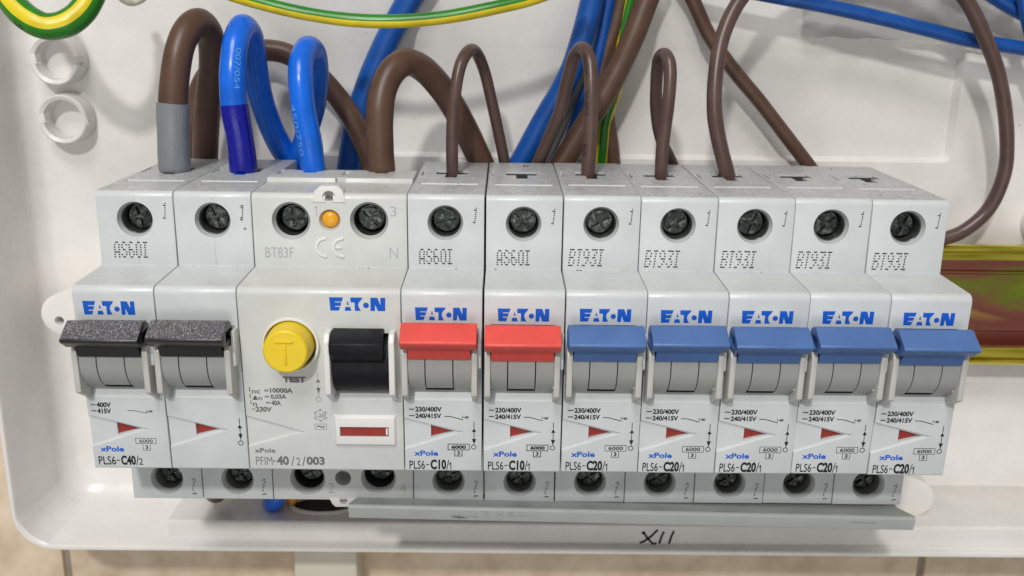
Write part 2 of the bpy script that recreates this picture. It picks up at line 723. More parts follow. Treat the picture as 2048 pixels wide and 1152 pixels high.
LOGO = [
    [(0, 1), (.247, 1), (.224, .69), (.10, .69), (.10, .62), (.218, .62), (.196, .36), (.10, .36), (.10, .285), (.190, .285), (.165, 0), (.015, 0)],
    [(.325, .76), (.350, .45), (.308, .45)],
    [(.282, .285), (.369, .285), (.390, 0), (.268, 0)],
    [(.375, 1), (.597, 1), (.570, .82), (.530, .65), (.513, .46), (.525, .25), (.560, 0), (.450, 0), (.452, .62), (.380, .65)],
    [(.735, 1), (.860, 1), (.913, .45), (.913, 1), (1, 1), (.995, 0), (.862, 0), (.818, .47), (.807, 0), (.732, 0)],
]
LOGO_DOT = (.654, .42, .052)


def logo(pr, x0, x1, z0, z1):
    w, h = x1 - x0, z1 - z0
    for p in LOGO:
        pr.poly([(x0 + a * w, z0 + b * h) for a, b in p])
    pr.dot(x0 + LOGO_DOT[0] * w, z0 + LOGO_DOT[1] * h, LOGO_DOT[2] * w, 20)
    return pr


def arrow(pr, x, zs, w=0.16, r=0.52):
    """switch position mark: bar, two-headed arrow, circle"""
    a, b, c, d, e = zs
    pr.line([(x, a), (x, b)], w)
    pr.poly([(x, b - .1), (x + .48, c), (x - .48, c)])
    pr.line([(x, c), (x, d + .9)], w)
    pr.poly([(x, d - .35), (x - .48, d + 1.0), (x + .48, d + 1.0)])
    pr.line([(x, d - .3), (x, e + r)], w)
    pr.ring(x - .08, e, r, w)
    return pr


# ---------------------------------------------------------------- one breaker pole (17.5 mm wide)
def side_profile():
    pts = [(51, 39.3), (0, 39.3), (0, 22.2), (-16.88, 21.8), (-14.66, -21.5), (5.06, -21.5), (5.06, -39.3), (51, -39.3)]
    return fillet(pts, [0, 1.5, 0, 1.7, 0.5, 0, 0.25, 0], 6)


def hole_cutter(cx, cz, y, r=3.55, big=4.05, depth=11):
    b = bmesh.new()
    lathe_y(b, cx, cz, [(big + 0.25, y - 0.3), (big, y), (r, y + 1.2), (r, y + depth)], 44)
    return b


def nose_prism(pts, pts2, d):
    """tapering cutter that follows the slanted label face"""
    b = bmesh.new()
    n = len(pts)
    a = [b.verts.new((x, nose(x, z) - 0.25, z)) for x, z in pts]
    c = [b.verts.new((x, nose(x, z) + d, z)) for x, z in pts2]
    b.faces.new(a)
    b.faces.new(c[::-1])
    for i in range(n):
        b.faces.new((a[i], c[i], c[(i + 1) % n], a[(i + 1) % n]))
    return b


def cutbox(*a):
    b = bmesh.new()
    box(b, *a)
    return b


def top_slots(x0=0.0, z=39.3):
    cs = []
    b = bmesh.new()
    pts = [(x0 + 4.6, 29.3), (x0 + 7.1, 29.3), (x0 + 7.1, 24.2), (x0 + 10.0, 24.2), (x0 + 10.0, 29.3), (x0 + 12.4, 29.3), (x0 + 12.4, 35.2), (x0 + 4.6, 35.2)]
    lo = [b.verts.new((x, y, z - 9)) for x, y in pts]
    hi = [b.verts.new((x, y, z + 2)) for x, y in pts]
    b.faces.new(lo)
    b.faces.new(hi[::-1])
    for i in range(8):
        b.faces.new((lo[i], hi[i], hi[(i + 1) % 8], lo[(i + 1) % 8]))
    cs.append(b)
    cs.append(cutbox(x0 + 0.95, x0 + 1.45, 27, 35, z - 1.2, z + 2))
    return cs


def pole_mesh():
    bm = bmesh.new()
    prism_x(bm, side_profile(), 0.12, 17.38)
    cuts = [hole_cutter(8.6, 32.85, 0), hole_cutter(8.77, -33.9, 5.06)]
    cuts += top_slots()
    b = bmesh.new()                                                            # shallow groove across the top
    prism_x(b, [(13.6, 38.3), (14.6, 38.3), (15.4, 39.35), (15.4, 42), (13.6, 42)], 1.9, 15.6)
    cuts.append(b)
    cuts.append(cutbox(8.71, 8.79, -0.6, 0.10, 22.4, 38.2))                    # mould seam
    cuts.append(cutbox(8.73, 8.81, 4.5, 5.16, -39.0, -22))
    # toggle bay: deep pocket with a ramp below the drum
    b = bmesh.new()
    prism_x(b, [(-25, 14.2), (-4, 14.2), (-4, -3), (-14.3, -1.2), (-15.54, -3.95), (-25, -4.2)], 1.55, 15.25)
    cuts.append(b)
    # the recessed arrow field and its little window
    cuts.append(nose_prism([(-1, -7.75), (0.1, -8.05), (13.95, -11.6), (0.1, -16.35), (-1, -16.6)],
                           [(-1, -8.25), (0.1, -8.50), (12.6, -11.66), (0.1, -15.72), (-1, -15.97)], 0.5))
    cuts.append(nose_prism([(6.0, -10.1), (11.5, -11.65), (6.0, -13.25)], [(6.1, -10.35), (11.2, -11.65), (6.1, -13.0)], 2.6))
    return carve(bm, cuts, 'housing', 'case', 0.16)


def toggle_mesh(mat):
    bm = bmesh.new()
    prism_x(bm, [(-17.5, 13.4), (-18.3, 14.5), (-19.8, 15.3), (-21.0, 15.5), (-25.3, 12.9), (-25.5, 12.5), (-25.3, 12.1), (-22.8, 10.3), (-21.5, 10.2), (-17.5, 10.3)], 0.35, 16.4)
    me = carve(bm, [cutbox(-0.5, 1.2, -22.9, -18.4, 11.0, 13.5), cutbox(15.55, 17.2, -22.9, -18.4, 11.0, 13.5)], 'toggle', mat, 0.16)
    nb = bmesh.new()
    nb.from_mesh(me)
    n0 = len(nb.verts)
    prism_x(nb, [(-22.3 * S, 10.28 * S), (-20.6 * S, 7.4 * S), (-12 * S, 7.4 * S), (-12 * S, 10.28 * S)], 1.75 * S, 15.0 * S)
    bmesh.ops.recalc_face_normals(nb, faces=nb.faces)
    nb.to_mesh(me)
    nb.free()
    for p in me.polygons:
        p.use_smooth = True
    me.set_sharp_from_angle(angle=math.radians(30))
    return me


def drum_mesh(x0, x1, r=7.6, a0=-75, a1=70, mat='drum'):
    """segment of a drum turned round the x axis"""
    bm = bmesh.new()
    cy, cz = -12.6, 5.6
    pts = [(cy, cz)]
    n = 22
    for k in range(n + 1):
        t = math.radians(a0 + (a1 - a0) * k / n)
        pts.append((cy - r * math.cos(t), cz + r * math.sin(t)))
    prism_x(bm, pts, x0, x1)
    return new_mesh('drum_segment', bm, mat, 30)


def guard_mesh(x0, x1, mat='guard', ztop=9.8):
    bm = bmesh.new()
    prism_x(bm, [(-14, ztop), (-20.2, ztop), (-20.9, ztop - 1.2), (-20.6, -0.9), (-15.2, -4.2), (-14, -4.2)], x0, x1)
    me = beveled(bm, 'side_guard', mat, 0.22)
    return me


def dimple_mesh(x, sx):
    bm = bmesh.new()
    for (y, z) in ((-18.9, 7.6), (-18.2, 0.6)):
        n = 10
        a = [bm.verts.new((x, y + 0.35 * math.cos(2 * math.pi * k / n), z + 0.55 * math.sin(2 * math.pi * k / n))) for k in range(n)]
        b = [bm.verts.new((x + sx * 0.22, y + 0.22 * math.cos(2 * math.pi * k / n), z + 0.38 * math.sin(2 * math.pi * k / n))) for k in range(n)]
        bm.faces.new(b)
        for k in range(n):
            bm.faces.new((a[k], a[(k + 1) % n], b[(k + 1) % n], b[k]))
    return new_mesh('rivet', bm, 'guard')


def clamp_mesh(cx, cz, y, mat='dark'):
    bm = bmesh.new()
    lathe_y(bm, cx, cz, [(3.54, y + 1.3), (3.45, y + 10.8), (3.25, y + 10.8), (3.30, y + 1.5)], 40, False)
    r = list(bm.verts)
    n = 40
    for k in range(n):
        bm.faces.new((r[k], r[(k + 1) % n], r[3 * n + (k + 1) % n], r[3 * n + k]))
    bm.faces.new(r[2 * n:3 * n])
    return new_mesh('terminal_clamp', bm, mat)


def screw_mesh(cx, cz, y, ang):
    """combination-slot screw head: disc, raised collar and four quarters round a cross"""
    bm = bmesh.new()
    lathe_y(bm, cx, cz, [(3.0, y + 1.0), (3.05, y + 0.5), (2.9, y + 0.25), (1.9, y + 0.25)], 36)
    ca, sa = math.cos(ang), math.sin(ang)
    for q in range(4):
        t0 = q * math.pi / 2
        pts = []
        for rr, a, b_ in ((1.0, .32, 1.25), ):
            seg = 5
            inner = [(0.42, 0.42)]
            outer = [(2.45 * math.cos(t), 2.45 * math.sin(t)) for t in [0.20 + (math.pi / 2 - 0.40) * k / seg for k in range(seg + 1)]]
            pts = inner + outer
        w = []
        for (u, v) in pts:
            c0, s0 = math.cos(t0), math.sin(t0)
            u, v = u * c0 - v * s0, u * s0 + v * c0
            w.append((cx + u * ca - v * sa, cz + u * sa + v * ca))
        prism_y(bm, w, y - 0.55, y + 0.3)
    # serrated bar in one slot
    for k in range(4):
        u = 1.1 + 0.38 * k
        pts = [(u, -.28), (u + .2, -.28), (u + .2, .28), (u, .28)]
        prism_y(bm, [(cx + a * ca - b * sa, cz + a * sa + b * ca) for a, b in pts], y - 0.35, y + 0.3)
    return new_mesh('terminal_screw', bm, 'screw', 30)


def flag_mesh():
    bm = bmesh.new()
    pts = [(5.9, -10.0), (11.6, -11.65), (5.9, -13.35)]
    a = [bm.verts.new((x, nose(x, z) + 1.25, z)) for x, z in pts]
    b = [bm.verts.new((x, nose(x, z) + 2.1, z)) for x, z in pts]
    bm.faces.new(a)
    bm.faces.new(b[::-1])
    for i in range(3):
        bm.faces.new((a[i], b[i], b[(i + 1) % 3], a[(i + 1) % 3]))
    return new_mesh('indicator_flag', bm, 'flag')


def tie_mesh():
    bm = bmesh.new()
    box(bm, 16.5, 17.25, -19.3, -15, 5.0, 12.9)
    return beveled(bm, 'link_tab', 'case', 0.1)


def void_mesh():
    """black filler blocks standing in for the shade inside the toggle bay"""
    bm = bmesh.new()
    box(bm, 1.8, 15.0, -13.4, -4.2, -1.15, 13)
    box(bm, 5.2, 11.3, -16.3, -13.5, -1.12, 1.5)  # added dark plate, paints the shaded gap under the middle drum
    return new_mesh('bay_shade', bm, 'void')


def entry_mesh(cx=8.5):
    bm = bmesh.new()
    box(bm, cx - 3.8, cx + 3.8, 29.4, 35.1, 30.4, 38.75)  # added black block just below the slot mouth, stands in for its shade
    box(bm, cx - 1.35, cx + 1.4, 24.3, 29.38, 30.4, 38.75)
    return new_mesh('entry_shade', bm, 'void')


SH = {}


def shared(key, make):
    if key not in SH:
        SH[key] = make()
    return SH[key]


SCREW_ANG = [0.3, -1.2, -1.45, -0.75, -1.35, -0.85, 2.1, -1.0, -0.4, 2.4, -2.0]


def build_pole(root, dx, mat_t, idx, first=True, second=True):
    """the physical parts of one pole, dx mm from the thing's own origin"""
    P = lambda n, me: link(n, me, root, (dx, 0, 0))
    P('housing', shared('pole', pole_mesh))
    tg = P('toggle', shared('tog' + mat_t, lambda: toggle_mesh(mat_t)))
    ang = math.radians((0.6, -0.9, 0, 0, -0.4, 0.9, 0.7, -0.8, 0.3, -0.3, 0.9)[idx])      # no two levers stand quite alike
    cy_, cz_ = -12.6 * S, 5.6 * S
    tg.rotation_euler = (ang, 0, 0)
    tg.location.y += cy_ - (cy_ * math.cos(ang) - cz_ * math.sin(ang))
    tg.location.z += cz_ - (cy_ * math.sin(ang) + cz_ * math.cos(ang))
    P('drum_segment', shared('d1', lambda: drum_mesh(1.62, 5.15)))
    P('drum_segment', shared('d2', lambda: drum_mesh(5.40, 11.13, 7.6, -50)))
    P('drum_segment', shared('d3', lambda: drum_mesh(11.38, 15.18)))
    P('bay_shade', shared('void', void_mesh))
    g = P('side_guard', shared('g1', lambda: guard_mesh(0.30, 1.58)))
    link('rivet', shared('r1', lambda: dimple_mesh(1.58, 1)), g)
    g = P('side_guard', shared('g2', lambda: guard_mesh(15.22, 16.5)))
    link('rivet', shared('r2', lambda: dimple_mesh(15.22, -1)), g)
    P('link_tab', shared('tie', tie_mesh))
    P('indicator_flag', shared('flag', flag_mesh))
    P('entry_shade', shared('entry', entry_mesh))
    c = P('terminal_clamp', shared('cl1', lambda: clamp_mesh(8.6, 32.85, 0)))
    link('terminal_screw', shared('sc%d' % idx, lambda: screw_mesh(8.6, 32.85, 4.3, SCREW_ANG[idx])), c)
    c = P('terminal_clamp', shared('cl2', lambda: clamp_mesh(8.77, -33.9, 5.06, 'clampgrey')))
    link('terminal_screw', shared('scl', lambda: screw_mesh(8.77, -33.9, 9.4, 0.6)), c)


def vcode(pr, x, zt, zb, kind):
    """short vertical strip of jet-printed dots"""
    rnd = random.Random(kind)
    n = 8
    for k in range(n):
        z = zt + (zb - zt) * k / (n - 1)
        pr.dot(x + 0.5 - 0.35 * k / n, z, 0.155)
        if kind % 3 == 1 and k in (1, 7) or kind % 3 == 2 and k in (0, 1, 6, 7) or k == 7:
            pr.dot(x + 0.12 - 0.3 * k / n, z + 0.05, 0.15)
            pr.dot(x + 0.38 - 0.35 * k / n, z, 0.15)
    return pr


def vlow(pr, x, kind):
    seq = [(0.75, -33.9), (0.5, -33.8), (0.2, -34.1), (0.85, -34.4), (0.6, -34.8), (0.35, -35.2), (0.5, -35.6), (0.2, -36.0), (0.1, -36.6), (0.2, -37.0), (0.1, -37.9), (0.35, -37.9), (0.6, -37.85), (0.85, -37.8)]
    for a, z in seq:
        pr.dot(x + a, z, 0.155)
    return pr


def print_single(root, dx, rating, code, dz=0.0, bold=0.05):
    P = lambda n, me: link(n, me, root, (dx, 0, dz))
    P('brand_logo', shared('logo', lambda: logo(Print(nose), 3.0, 14.1, 14.95, 17.85).mesh('brand_logo', 'blueink')))

    def volt():
        p = Print(nose)
        p.text('~', 1.25, 2.45, -6.32, -5.90, 0.05).text('230/400V', 2.65, 8.5, -6.70, -5.48, 0.038)
        p.text('~', 1.25, 2.45, -7.90, -7.48, 0.05).text('240/415V', 2.65, 8.4, -8.29, -7.10, 0.038)
        return p.mesh('voltage_print', 'ink')

    P('voltage_print', shared('volt', volt))

    def sym():
        p = Print(nose)
        p.line([(9.07, -7.77), (10.4, -7.80), (13.2, -8.60)], 0.17)
        p.line([(13.1, -7.6), (13.1, -8.25)], 0.1).line([(13.1, -7.93), (14.5, -8.0)], 0.12)
        p.line([(13.7, -7.65), (14.2, -8.3)], 0.12).line([(14.2, -7.65), (13.7, -8.3)], 0.12).line([(14.45, -7.75), (14.2, -8.2)], 0.12)
        arrow(p, 15.68, (-9.05, -10.53, -11.55, -14.3, -15.32))
        return p.mesh('switch_symbol', 'ink')

    P('switch_symbol', shared('sym', sym))

    def cap():
        p = Print(nose)
        w = 0.17 if rating == 'C10' else 0.12
        p.line([(9.85, -14.62), (14.6, -14.62), (14.6, -16.05), (9.85, -16.05), (9.85, -14.62)], w)
        p.text('6000', 10.6, 13.9, -15.80, -14.88, 0.05 if rating == 'C10' else 0.02)
        p.line([(11.35, -16.15), (11.35, -17.6), (12.98, -17.6), (12.98, -16.15)], w)
        p.text('3', 11.85, 12.5, -17.35, -16.35, 0.03)
        return p.mesh('breaking_capacity_print', 'ink')

    P('breaking_capacity_print', shared('cap' + rating, cap))
    P('series_print', shared('series', lambda: Print(nose).text('xPole', 2.2, 7.6, -17.62, -16.28, 0.032).mesh('series_print', 'blueink')))

    def typ():
        p = Print(nose)
        p.text('PLS6', 1.1, 4.6, -20.97, -18.83, 0.008).text('-', 4.85, 5.55, -19.95, -19.72, 0.0)
        p.text(rating, 5.84, 9.4, -21.05, -18.5, 0.045).text('/', 9.4, 10.1, -21.1, -18.55, 0.0).line([(10.05, -19.75), (10.45, -19.3), (10.45, -20.95)], 0.2)
        return p.mesh('type_print', 'ink')

    P('type_print', shared('type' + rating, typ))
    if code == 'AS60I':
        P('date_code', shared('dcA', lambda: dots(Print(upper), 'AS60I', 2.75, 9.9, 23.35, 26.6, 0.0).mesh('date_code', 'ink')))
    else:
        P('date_code', shared('dcB', lambda: dots(Print(upper), 'BT93I', 1.5, 8.9, 23.2, 26.9, 0.10).mesh('date_code', 'ink')))
    k = 1
    P('batch_code', shared('vc%d' % k, lambda: vcode(Print(upper), 15.1, 36.3, 33.0, k).mesh('batch_code', 'ink')))
    P('batch_code', shared('vl%d' % k, lambda: vlow(Print(lower), 15.1, k).mesh('batch_code', 'ink')))


# ---------------------------------------------------------------- the row of devices
GRP = 'circuit breakers in one row on the mounting rail'
two = empty('circuit_breaker', (0, 0, 0), 'double-pole grey breaker with two scuffed black toggles at the left end of the row', 'circuit breaker', GRP)
build_pole(two, 0, 'scuff', 0)
build_pole(two, 17.5, 'scuff', 1)
P2 = lambda n, me: link(n, me, two)
P2('brand_logo', logo(Print(nose), 2.15, 13.2, 15.45, 18.5).mesh('brand_logo', 'blueink'))
p = Print(nose)
p.text('~', 1.0, 2.1, -5.95, -5.6, 0.02).text('400V', 2.3, 5.45, -6.38, -5.15, 0.038)
p.text('~', 1.0, 2.1, -7.40, -7.05, 0.02).text('415V', 2.3, 5.35, -7.88, -6.65, 0.038)
P2('voltage_print', p.mesh('voltage_print', 'ink'))
p = Print(nose)
p.line([(8.97, -7.1), (10.4, -7.1), (13.3, -7.7)], 0.12).line([(13.2, -7.0), (13.2, -7.6)], 0.1).line([(13.2, -7.25), (14.6, -7.25)], 0.12)
p.line([(13.8, -7.0), (14.3, -7.55)], 0.12).line([(14.3, -7.0), (13.8, -7.55)], 0.12)
arrow(p, 33.5, (-8.68, -10.1, -11.2, -13.6, -14.85))
P2('switch_symbol', p.mesh('switch_symbol', 'ink'))
p = Print(nose)
p.line([(10.0, -13.9), (14.5, -13.9), (14.5, -15.2), (10.0, -15.2), (10.0, -13.9)], 0.1).text('6000', 10.8, 13.8, -15.0, -14.15, 0.01)
p.line([(11.5, -15.35), (11.5, -16.85), (13.1, -16.85), (13.1, -15.35)], 0.1).text('3', 12.0, 12.6, -16.6, -15.6, 0.02)
P2('breaking_capacity_print', p.mesh('breaking_capacity_print', 'ink'))
P2('series_print', Print(nose).text('xPole', 1.85, 7.15, -17.27, -15.93, 0.032).mesh('series_print', 'blueink'))
p = Print(nose)
p.text('PLS6', 1.15, 5.0, -20.57, -18.43, 0.008).text('-', 5.2, 5.9, -19.55, -19.32)
p.text('C40', 6.2, 9.5, -20.62, -18.22, 0.042).text('/', 9.5, 10.2, -20.7, -18.25).text('2', 10.1, 11.1, -20.5, -18.9)
P2('type_print', p.mesh('type_print', 'ink'))
P2('date_code', dots(Print(upper), 'AS60I', 3.4, 10.6, 24.1, 27.5, 0.03).mesh('date_code', 'ink'))
P2('batch_code', vcode(Print(upper), 15.2, 36.6, 33.2, 1).mesh('batch_code', 'ink'))
P2('batch_code', vcode(Print(upper), 32.6, 36.2, 33.0, 2).mesh('batch_code', 'ink'))
P2('batch_code', vlow(Print(lower), 14.9, 1).mesh('batch_code', 'ink'))
P2('batch_code', vlow(Print(lower), 32.3, 1).mesh('batch_code', 'ink'))


# residual current switch, two modules wide
def rcd_body():
    bm = bmesh.new()
    pts = [(51, 33), (28.5, 33), (28.5, 40.2), (15.6, 40.2), (15.3, 39.2), (0, 39.2), (0, 22.2), (-16.88, 21.8), (-14.66, -21.5), (5.06, -21.5), (5.06, -39.3), (51, -39.3)]
    prism_x(bm, fillet(pts, [0, 0, 0, 0, 0, 1.5, 0, 1.7, 0.5, 0, 0.25, 0], 6), 0.09, 34.91)
    cuts = [hole_cutter(8.77, 32.9, 0, 3.7, 4.35), hole_cutter(26.4, 33.1, 0, 3.7, 4.35), hole_cutter(8.7, -33.5, 5.06, 3.8, 4.4), hole_cutter(26.3, -33.2, 5.06, 3.8, 4.4)]
    b = bmesh.new()
    lathe_y(b, 17.5, 33.2, [(2.75, -0.3), (2.45, 0), (2.0, 0.9), (2.0, 3.0)], 28)
    cuts.append(b)
    b = bmesh.new()
    lathe_y(b, 17.5, -33.3, [(2.1, 4.8), (2.0, 5.06), (1.95, 11)], 24)
    cuts.append(b)
    cuts.append(cutbox(16.6, 18.4, -1, 9, 37.6, 39.5))
    for x0 in (0.1, 17.8):
        cuts.append(cutbox(x0 + 7.0, x0 + 10.2, 23.6, 30, 31, 42))
        cuts.append(cutbox(x0 + 4.4, x0 + 12.6, 27.4, 30, 37.4, 42))
    cuts.append(cutbox(17.0, 18.6, 20.5, 26.5, 38.0, 42))
    cuts.append(cutbox(0.9, 1.8, 21.5, 27.5, 38.6, 42))
    cuts.append(cutbox(16.4, 18.9, 13.5, 17.2, 39.2, 42))
    b = bmesh.new()
    prism_x(b, [(-25, 11.8), (-4, 11.8), (-4, -3), (-13.6, -1.9), (-15.52, -3.95), (-25, -4.2)], 20.1, 32.5)
    cuts.append(b)
    b = bmesh.new()
    lathe_y(b, 11.02, 9.0, [(5.5, -20), (5.5, -10)], 48)
    cuts.append(b)
    cuts.append(nose_prism([(-1, -7.6), (0.1, -7.85), (13.45, -11.9), (0.1, -16.05), (-1, -16.4)],
                           [(-1, -8.05), (0.1, -8.25), (12.2, -11.96), (0.1, -15.42), (-1, -15.77)], 0.5))
    return carve(bm, cuts, 'housing', 'case2', 0.16)


R0 = 35.0
rcd = empty('residual_current_switch', (R0, 0, 0), 'wide residual current switch with round yellow test button and black lever', 'safety switch')
PR = lambda n, me, par=None: link(n, me, par or rcd)
PR('housing', rcd_body())
# lugs with a screw eye, top and bottom
for zz, sgn, yy in ((39.2, 1, -0.25), (-39.3, -1, 4.8)):
    bm = bmesh.new()
    if sgn > 0:
        out = fillet([(13.5, 37.3), (14.4, 39.9), (15.6, 40.9), (19.6, 40.9), (20.6, 39.9), (21.4, 37.3)], [0, .5, .4, .4, .5, 0], 3)
        y1 = 3.2
    else:
        out = fillet([(13.9, -38.6), (14.6, -40.3), (15.4, -41.1), (20.0, -41.1), (20.7, -40.4), (21.5, -38.6)], [0, .4, .4, .4, .4, 0], 3)
        y1 = 8.5
    prism_y(bm, out, yy, y1)
    b = bmesh.new()
    cz = 38.5 if sgn > 0 else -39.3
    lathe_y(b, 17.5, cz, [(1.55, yy - 0.2), (1.1, yy + 0.8), (1.05, y1 + 1)] if sgn > 0 else [(1.0, yy - 0.2), (0.95, y1 + 1)], 24)
    b2 = cutbox(16.55, 18.45, yy - 1, y1 + 1, cz, cz + (1.0 if sgn > 0 else 0.8))
    PR('screw_lug', carve(bm, [b, b2], 'screw_lug', 'white', 0.12))
for k, (cx, cz) in enumerate(((8.77, 32.9), (26.4, 33.1))):
    c = PR('terminal_clamp', new_mesh('terminal_clamp', (lambda b: (lathe_y(b, cx, cz, [(3.69, 1.4), (3.6, 10.8), (0.05, 10.8)], 40, False), b)[1])(bmesh.new()), 'dark'))
    PR('terminal_screw', screw_mesh(cx, cz, 4.0, SCREW_ANG[2 + k]), c)
for k, (cx, cz) in enumerate(((8.7, -33.5), (26.3, -33.2))):
    bm = bmesh.new()
    lathe_y(bm, cx, cz, [(3.79, 7.6), (3.7, 15.5), (0.05, 15.5)], 36, False)
    c = PR('terminal_clamp', new_mesh('terminal_clamp', bm, 'dark'))
    PR('terminal_screw', screw_mesh(cx, cz, 10.4, 0.5 + k), c)
bm = bmesh.new()
lathe_y(bm, 17.5, 33.2, [(1.95, 2.9), (1.95, 0.9), (1.75, 0.45), (1.3, 0.15), (0.7, -0.02), (0.05, -0.08)], 28)
PR('indicator_lens', new_mesh('indicator_lens', bm, 'orange', 60))
# test button with raised collar
bm = bmesh.new()
lathe_y(bm, 11.02, 9.0, [(5.55, -15.5), (5.55, -16.9), (5.75, -17.2), (6.05, -17.2), (6.25, -16.9), (6.25, -15.5)], 56, False)
PR('button_collar', new_mesh('button_collar', bm, 'white'))
bm = bmesh.new()
lathe_y(bm, 11.02, 9.3, [(5.2, -11), (5.1, -17.2), (4.85, -21.3), (4.7, -21.9), (4.35, -22.2), (0.1, -22.25)], 56)
btn = PR('test_button', new_mesh('test_button', bm, 'yellow', 25))
bm = bmesh.new()
for (x0, x1, z0, z1) in ((9.05, 12.85, 11.3, 11.85), (10.72, 11.3, 6.5, 11.3)):
    box(bm, x0, x1, -22.5, -22.1, z0, z1)
link('raised_letter', beveled(bm, 'raised_letter', 'yellow', 0.15), btn)
# lever
bm = bmesh.new()
prism_x(bm, [(-17.0, 12.9), (-21.3, 12.0), (-22.6, 11.2), (-22.4, 8.9), (-19.8, 6.3), (-14, 6.3), (-14, 12.9)], 20.2, 31.3)
lev = PR('lever', beveled(bm, 'lever', 'black', 0.25))
bm = bmesh.new()
cy, cz = -12.2, 4.6
prism_x(bm, [(cy, cz)] + [(cy - 7.3 * math.cos(math.radians(a)), cz + 7.3 * math.sin(math.radians(a))) for a in range(-66, 61, 6)], 20.4, 32.2)
link('drum', new_mesh('drum', bm, 'black', 30), lev)
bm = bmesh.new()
box(bm, 20.2, 32.4, -12, -4.2, -1.5, 11.6)  # added black block in place of the lever bay's dark inside
PR('lever_bay_shade', new_mesh('lever_bay_shade', bm, 'void'))
for x0, x1 in ((18.75, 20.05), (32.55, 33.85)):
    bm = bmesh.new()
    prism_x(bm, [(-14, 12.7), (-19.6, 12.7), (-20.7, 11.0), (-20.4, -0.9), (-15.2, -4.3), (-14, -4.3)], x0, x1)
    PR('side_guard', beveled(bm, 'side_guard', 'white', 0.25))
# window frame
bm = bmesh.new()
o, i = [(19.35, -7.45), (33.6, -7.45), (33.6, -15.3), (19.35, -15.3)], [(20.0, -8.1), (32.95, -8.1), (32.95, -14.6), (20.0, -14.6)]
a = [bm.verts.new((x, nose(x, z) + 0.3, z)) for x, z in o]
c = [bm.verts.new((x, nose(x, z) - 0.75, z)) for x, z in i]
bm.faces.new(a)
bm.faces.new(c[::-1])
for k in range(4):
    bm.faces.new((a[k], c[k], c[(k + 1) % 4], a[(k + 1) % 4]))
wf = PR('window_frame', carve(bm, [cutbox(20.85, 31.7, -18, -15.25, -12.65, -10.3)], 'window_frame', 'white', 0.1))
bm = bmesh.new()
box(bm, 21.0, 31.6, -15.55, -15.2, -12.6, -10.35)
link('indicator_flag', new_mesh('indicator_flag', bm, 'flag'), wf)
bm = bmesh.new()
box(bm, 31.05, 31.45, -15.62, -15.5, -12.3, -10.7)
link('flag_edge', new_mesh('flag_edge', bm, 'white'), wf)
# print on the switch
PR('brand_logo', logo(Print(nose), 19.75, 31.7, 16.9, 19.9).mesh('brand_logo', 'blueink'))
p = Print(nose).text('TEST', 8.75, 13.8, 0.02, 1.46, 0.05)
PR('test_print', p.mesh('test_print', 'greyink'))
p = Print(nose)
p.text('I', 1.2, 1.42, -2.25, -1.15, 0.01).text('nc', 1.75, 3.6, -2.7, -1.85, 0.02).text('=', 4.5, 5.5, -2.15, -1.70, 0.03).text('10000A', 5.75, 10.8, -2.5, -1.30, 0.045)
p.text('I', 1.22, 1.44, -3.8, -2.7, 0.01).text('Δn', 1.75, 3.95, -4.2, -3.2, 0.02).text('=', 4.55, 5.5, -3.6, -3.2, 0.03).text('0,03A', 5.8, 9.3, -4.1, -2.8, 0.045)
p.text('I', 1.3, 1.5, -5.3, -4.25, 0.01).text('n', 1.8, 2.7, -5.75, -4.9, 0.02).text('=', 4.7, 5.65, -5.05, -4.65, 0.03).text('40A', 5.85, 8.0, -5.5, -4.3, 0.045)
p.text('~', 1.4, 2.2, -6.6, -6.3, 0.02).text('230V', 2.3, 5.9, -7.1, -5.85, 0.04)
PR('rating_print', p.mesh('rating_print', 'greyink'))
p = Print(nose)
arrow(p, 16.45, (2.6, 1.05, 0.15, -2.2, -3.95), 0.08, 0.55)
p.text('-25', 15.75, 17.5, -8.3, -7.4, 0.01)
hexa = [(16.6 + 1.3 * math.cos(math.radians(a)), -7.85 + 1.3 * math.sin(math.radians(a))) for a in range(30, 391, 60)]
p.line(hexa, 0.1)
for a in range(30, 390, 60):
    c0 = Vector((16.6, -7.85)) + 1.35 * Vector((math.cos(math.radians(a)), math.sin(math.radians(a))))
    d = Vector((math.cos(math.radians(a + 60)), math.sin(math.radians(a + 60)))) * 0.35
    e = Vector((math.cos(math.radians(a - 60)), math.sin(math.radians(a - 60)))) * 0.35
    p.line([tuple(c0), tuple(c0 + d)], 0.1).line([tuple(c0), tuple(c0 + e)], 0.1)
p.line([(15.2, -9.95), (17.8, -9.95), (17.8, -11.25), (15.2, -11.25), (15.2, -9.95)], 0.08).text('~', 15.6, 17.4, -10.9, -10.3, 0.0)
PR('switch_symbol', p.mesh('switch_symbol', 'greyink'))
PR('series_print', Print(nose).text('xPole', 1.4, 6.05, -17.2, -16.05, 0.02).mesh('series_print', 'greyink'))
p = Print(nose)
p.text('PFIM', 1.5, 5.2, -20.3, -18.25, -0.008).text('-', 5.35, 5.95, -19.4, -19.15).text('40', 6.2, 8.95, -20.3, -18.0, 0.04)
p.text('/', 9.4, 10.2, -20.5, -18.1).text('2', 10.6, 11.5, -20.3, -18.4).text('/', 11.9, 12.7, -20.5, -18.1).text('003', 12.9, 17.0, -20.2, -18.1, 0.04)
PR('type_print', p.mesh('type_print', 'greyink'))
p = Print(upper)
p.text('BT83F', 2.6, 9.0, 24.35, 26.75, -0.01).line([(14.15, 35.9), (14.6, 36.3), (14.6, 34.0)], 0.16).text('3', 31.1, 32.6, 34.2, 36.4, -0.015).text('N', 30.9, 32.8, 24.5, 26.9, -0.015)
PR('terminal_print', p.mesh('terminal_print', 'paleink'))
p = Print(lower)
p.text('2', 13.75, 15.3, -37.4, -34.7, -0.015).text('4', 31.5, 33.2, -37.1, -34.7, -0.015)
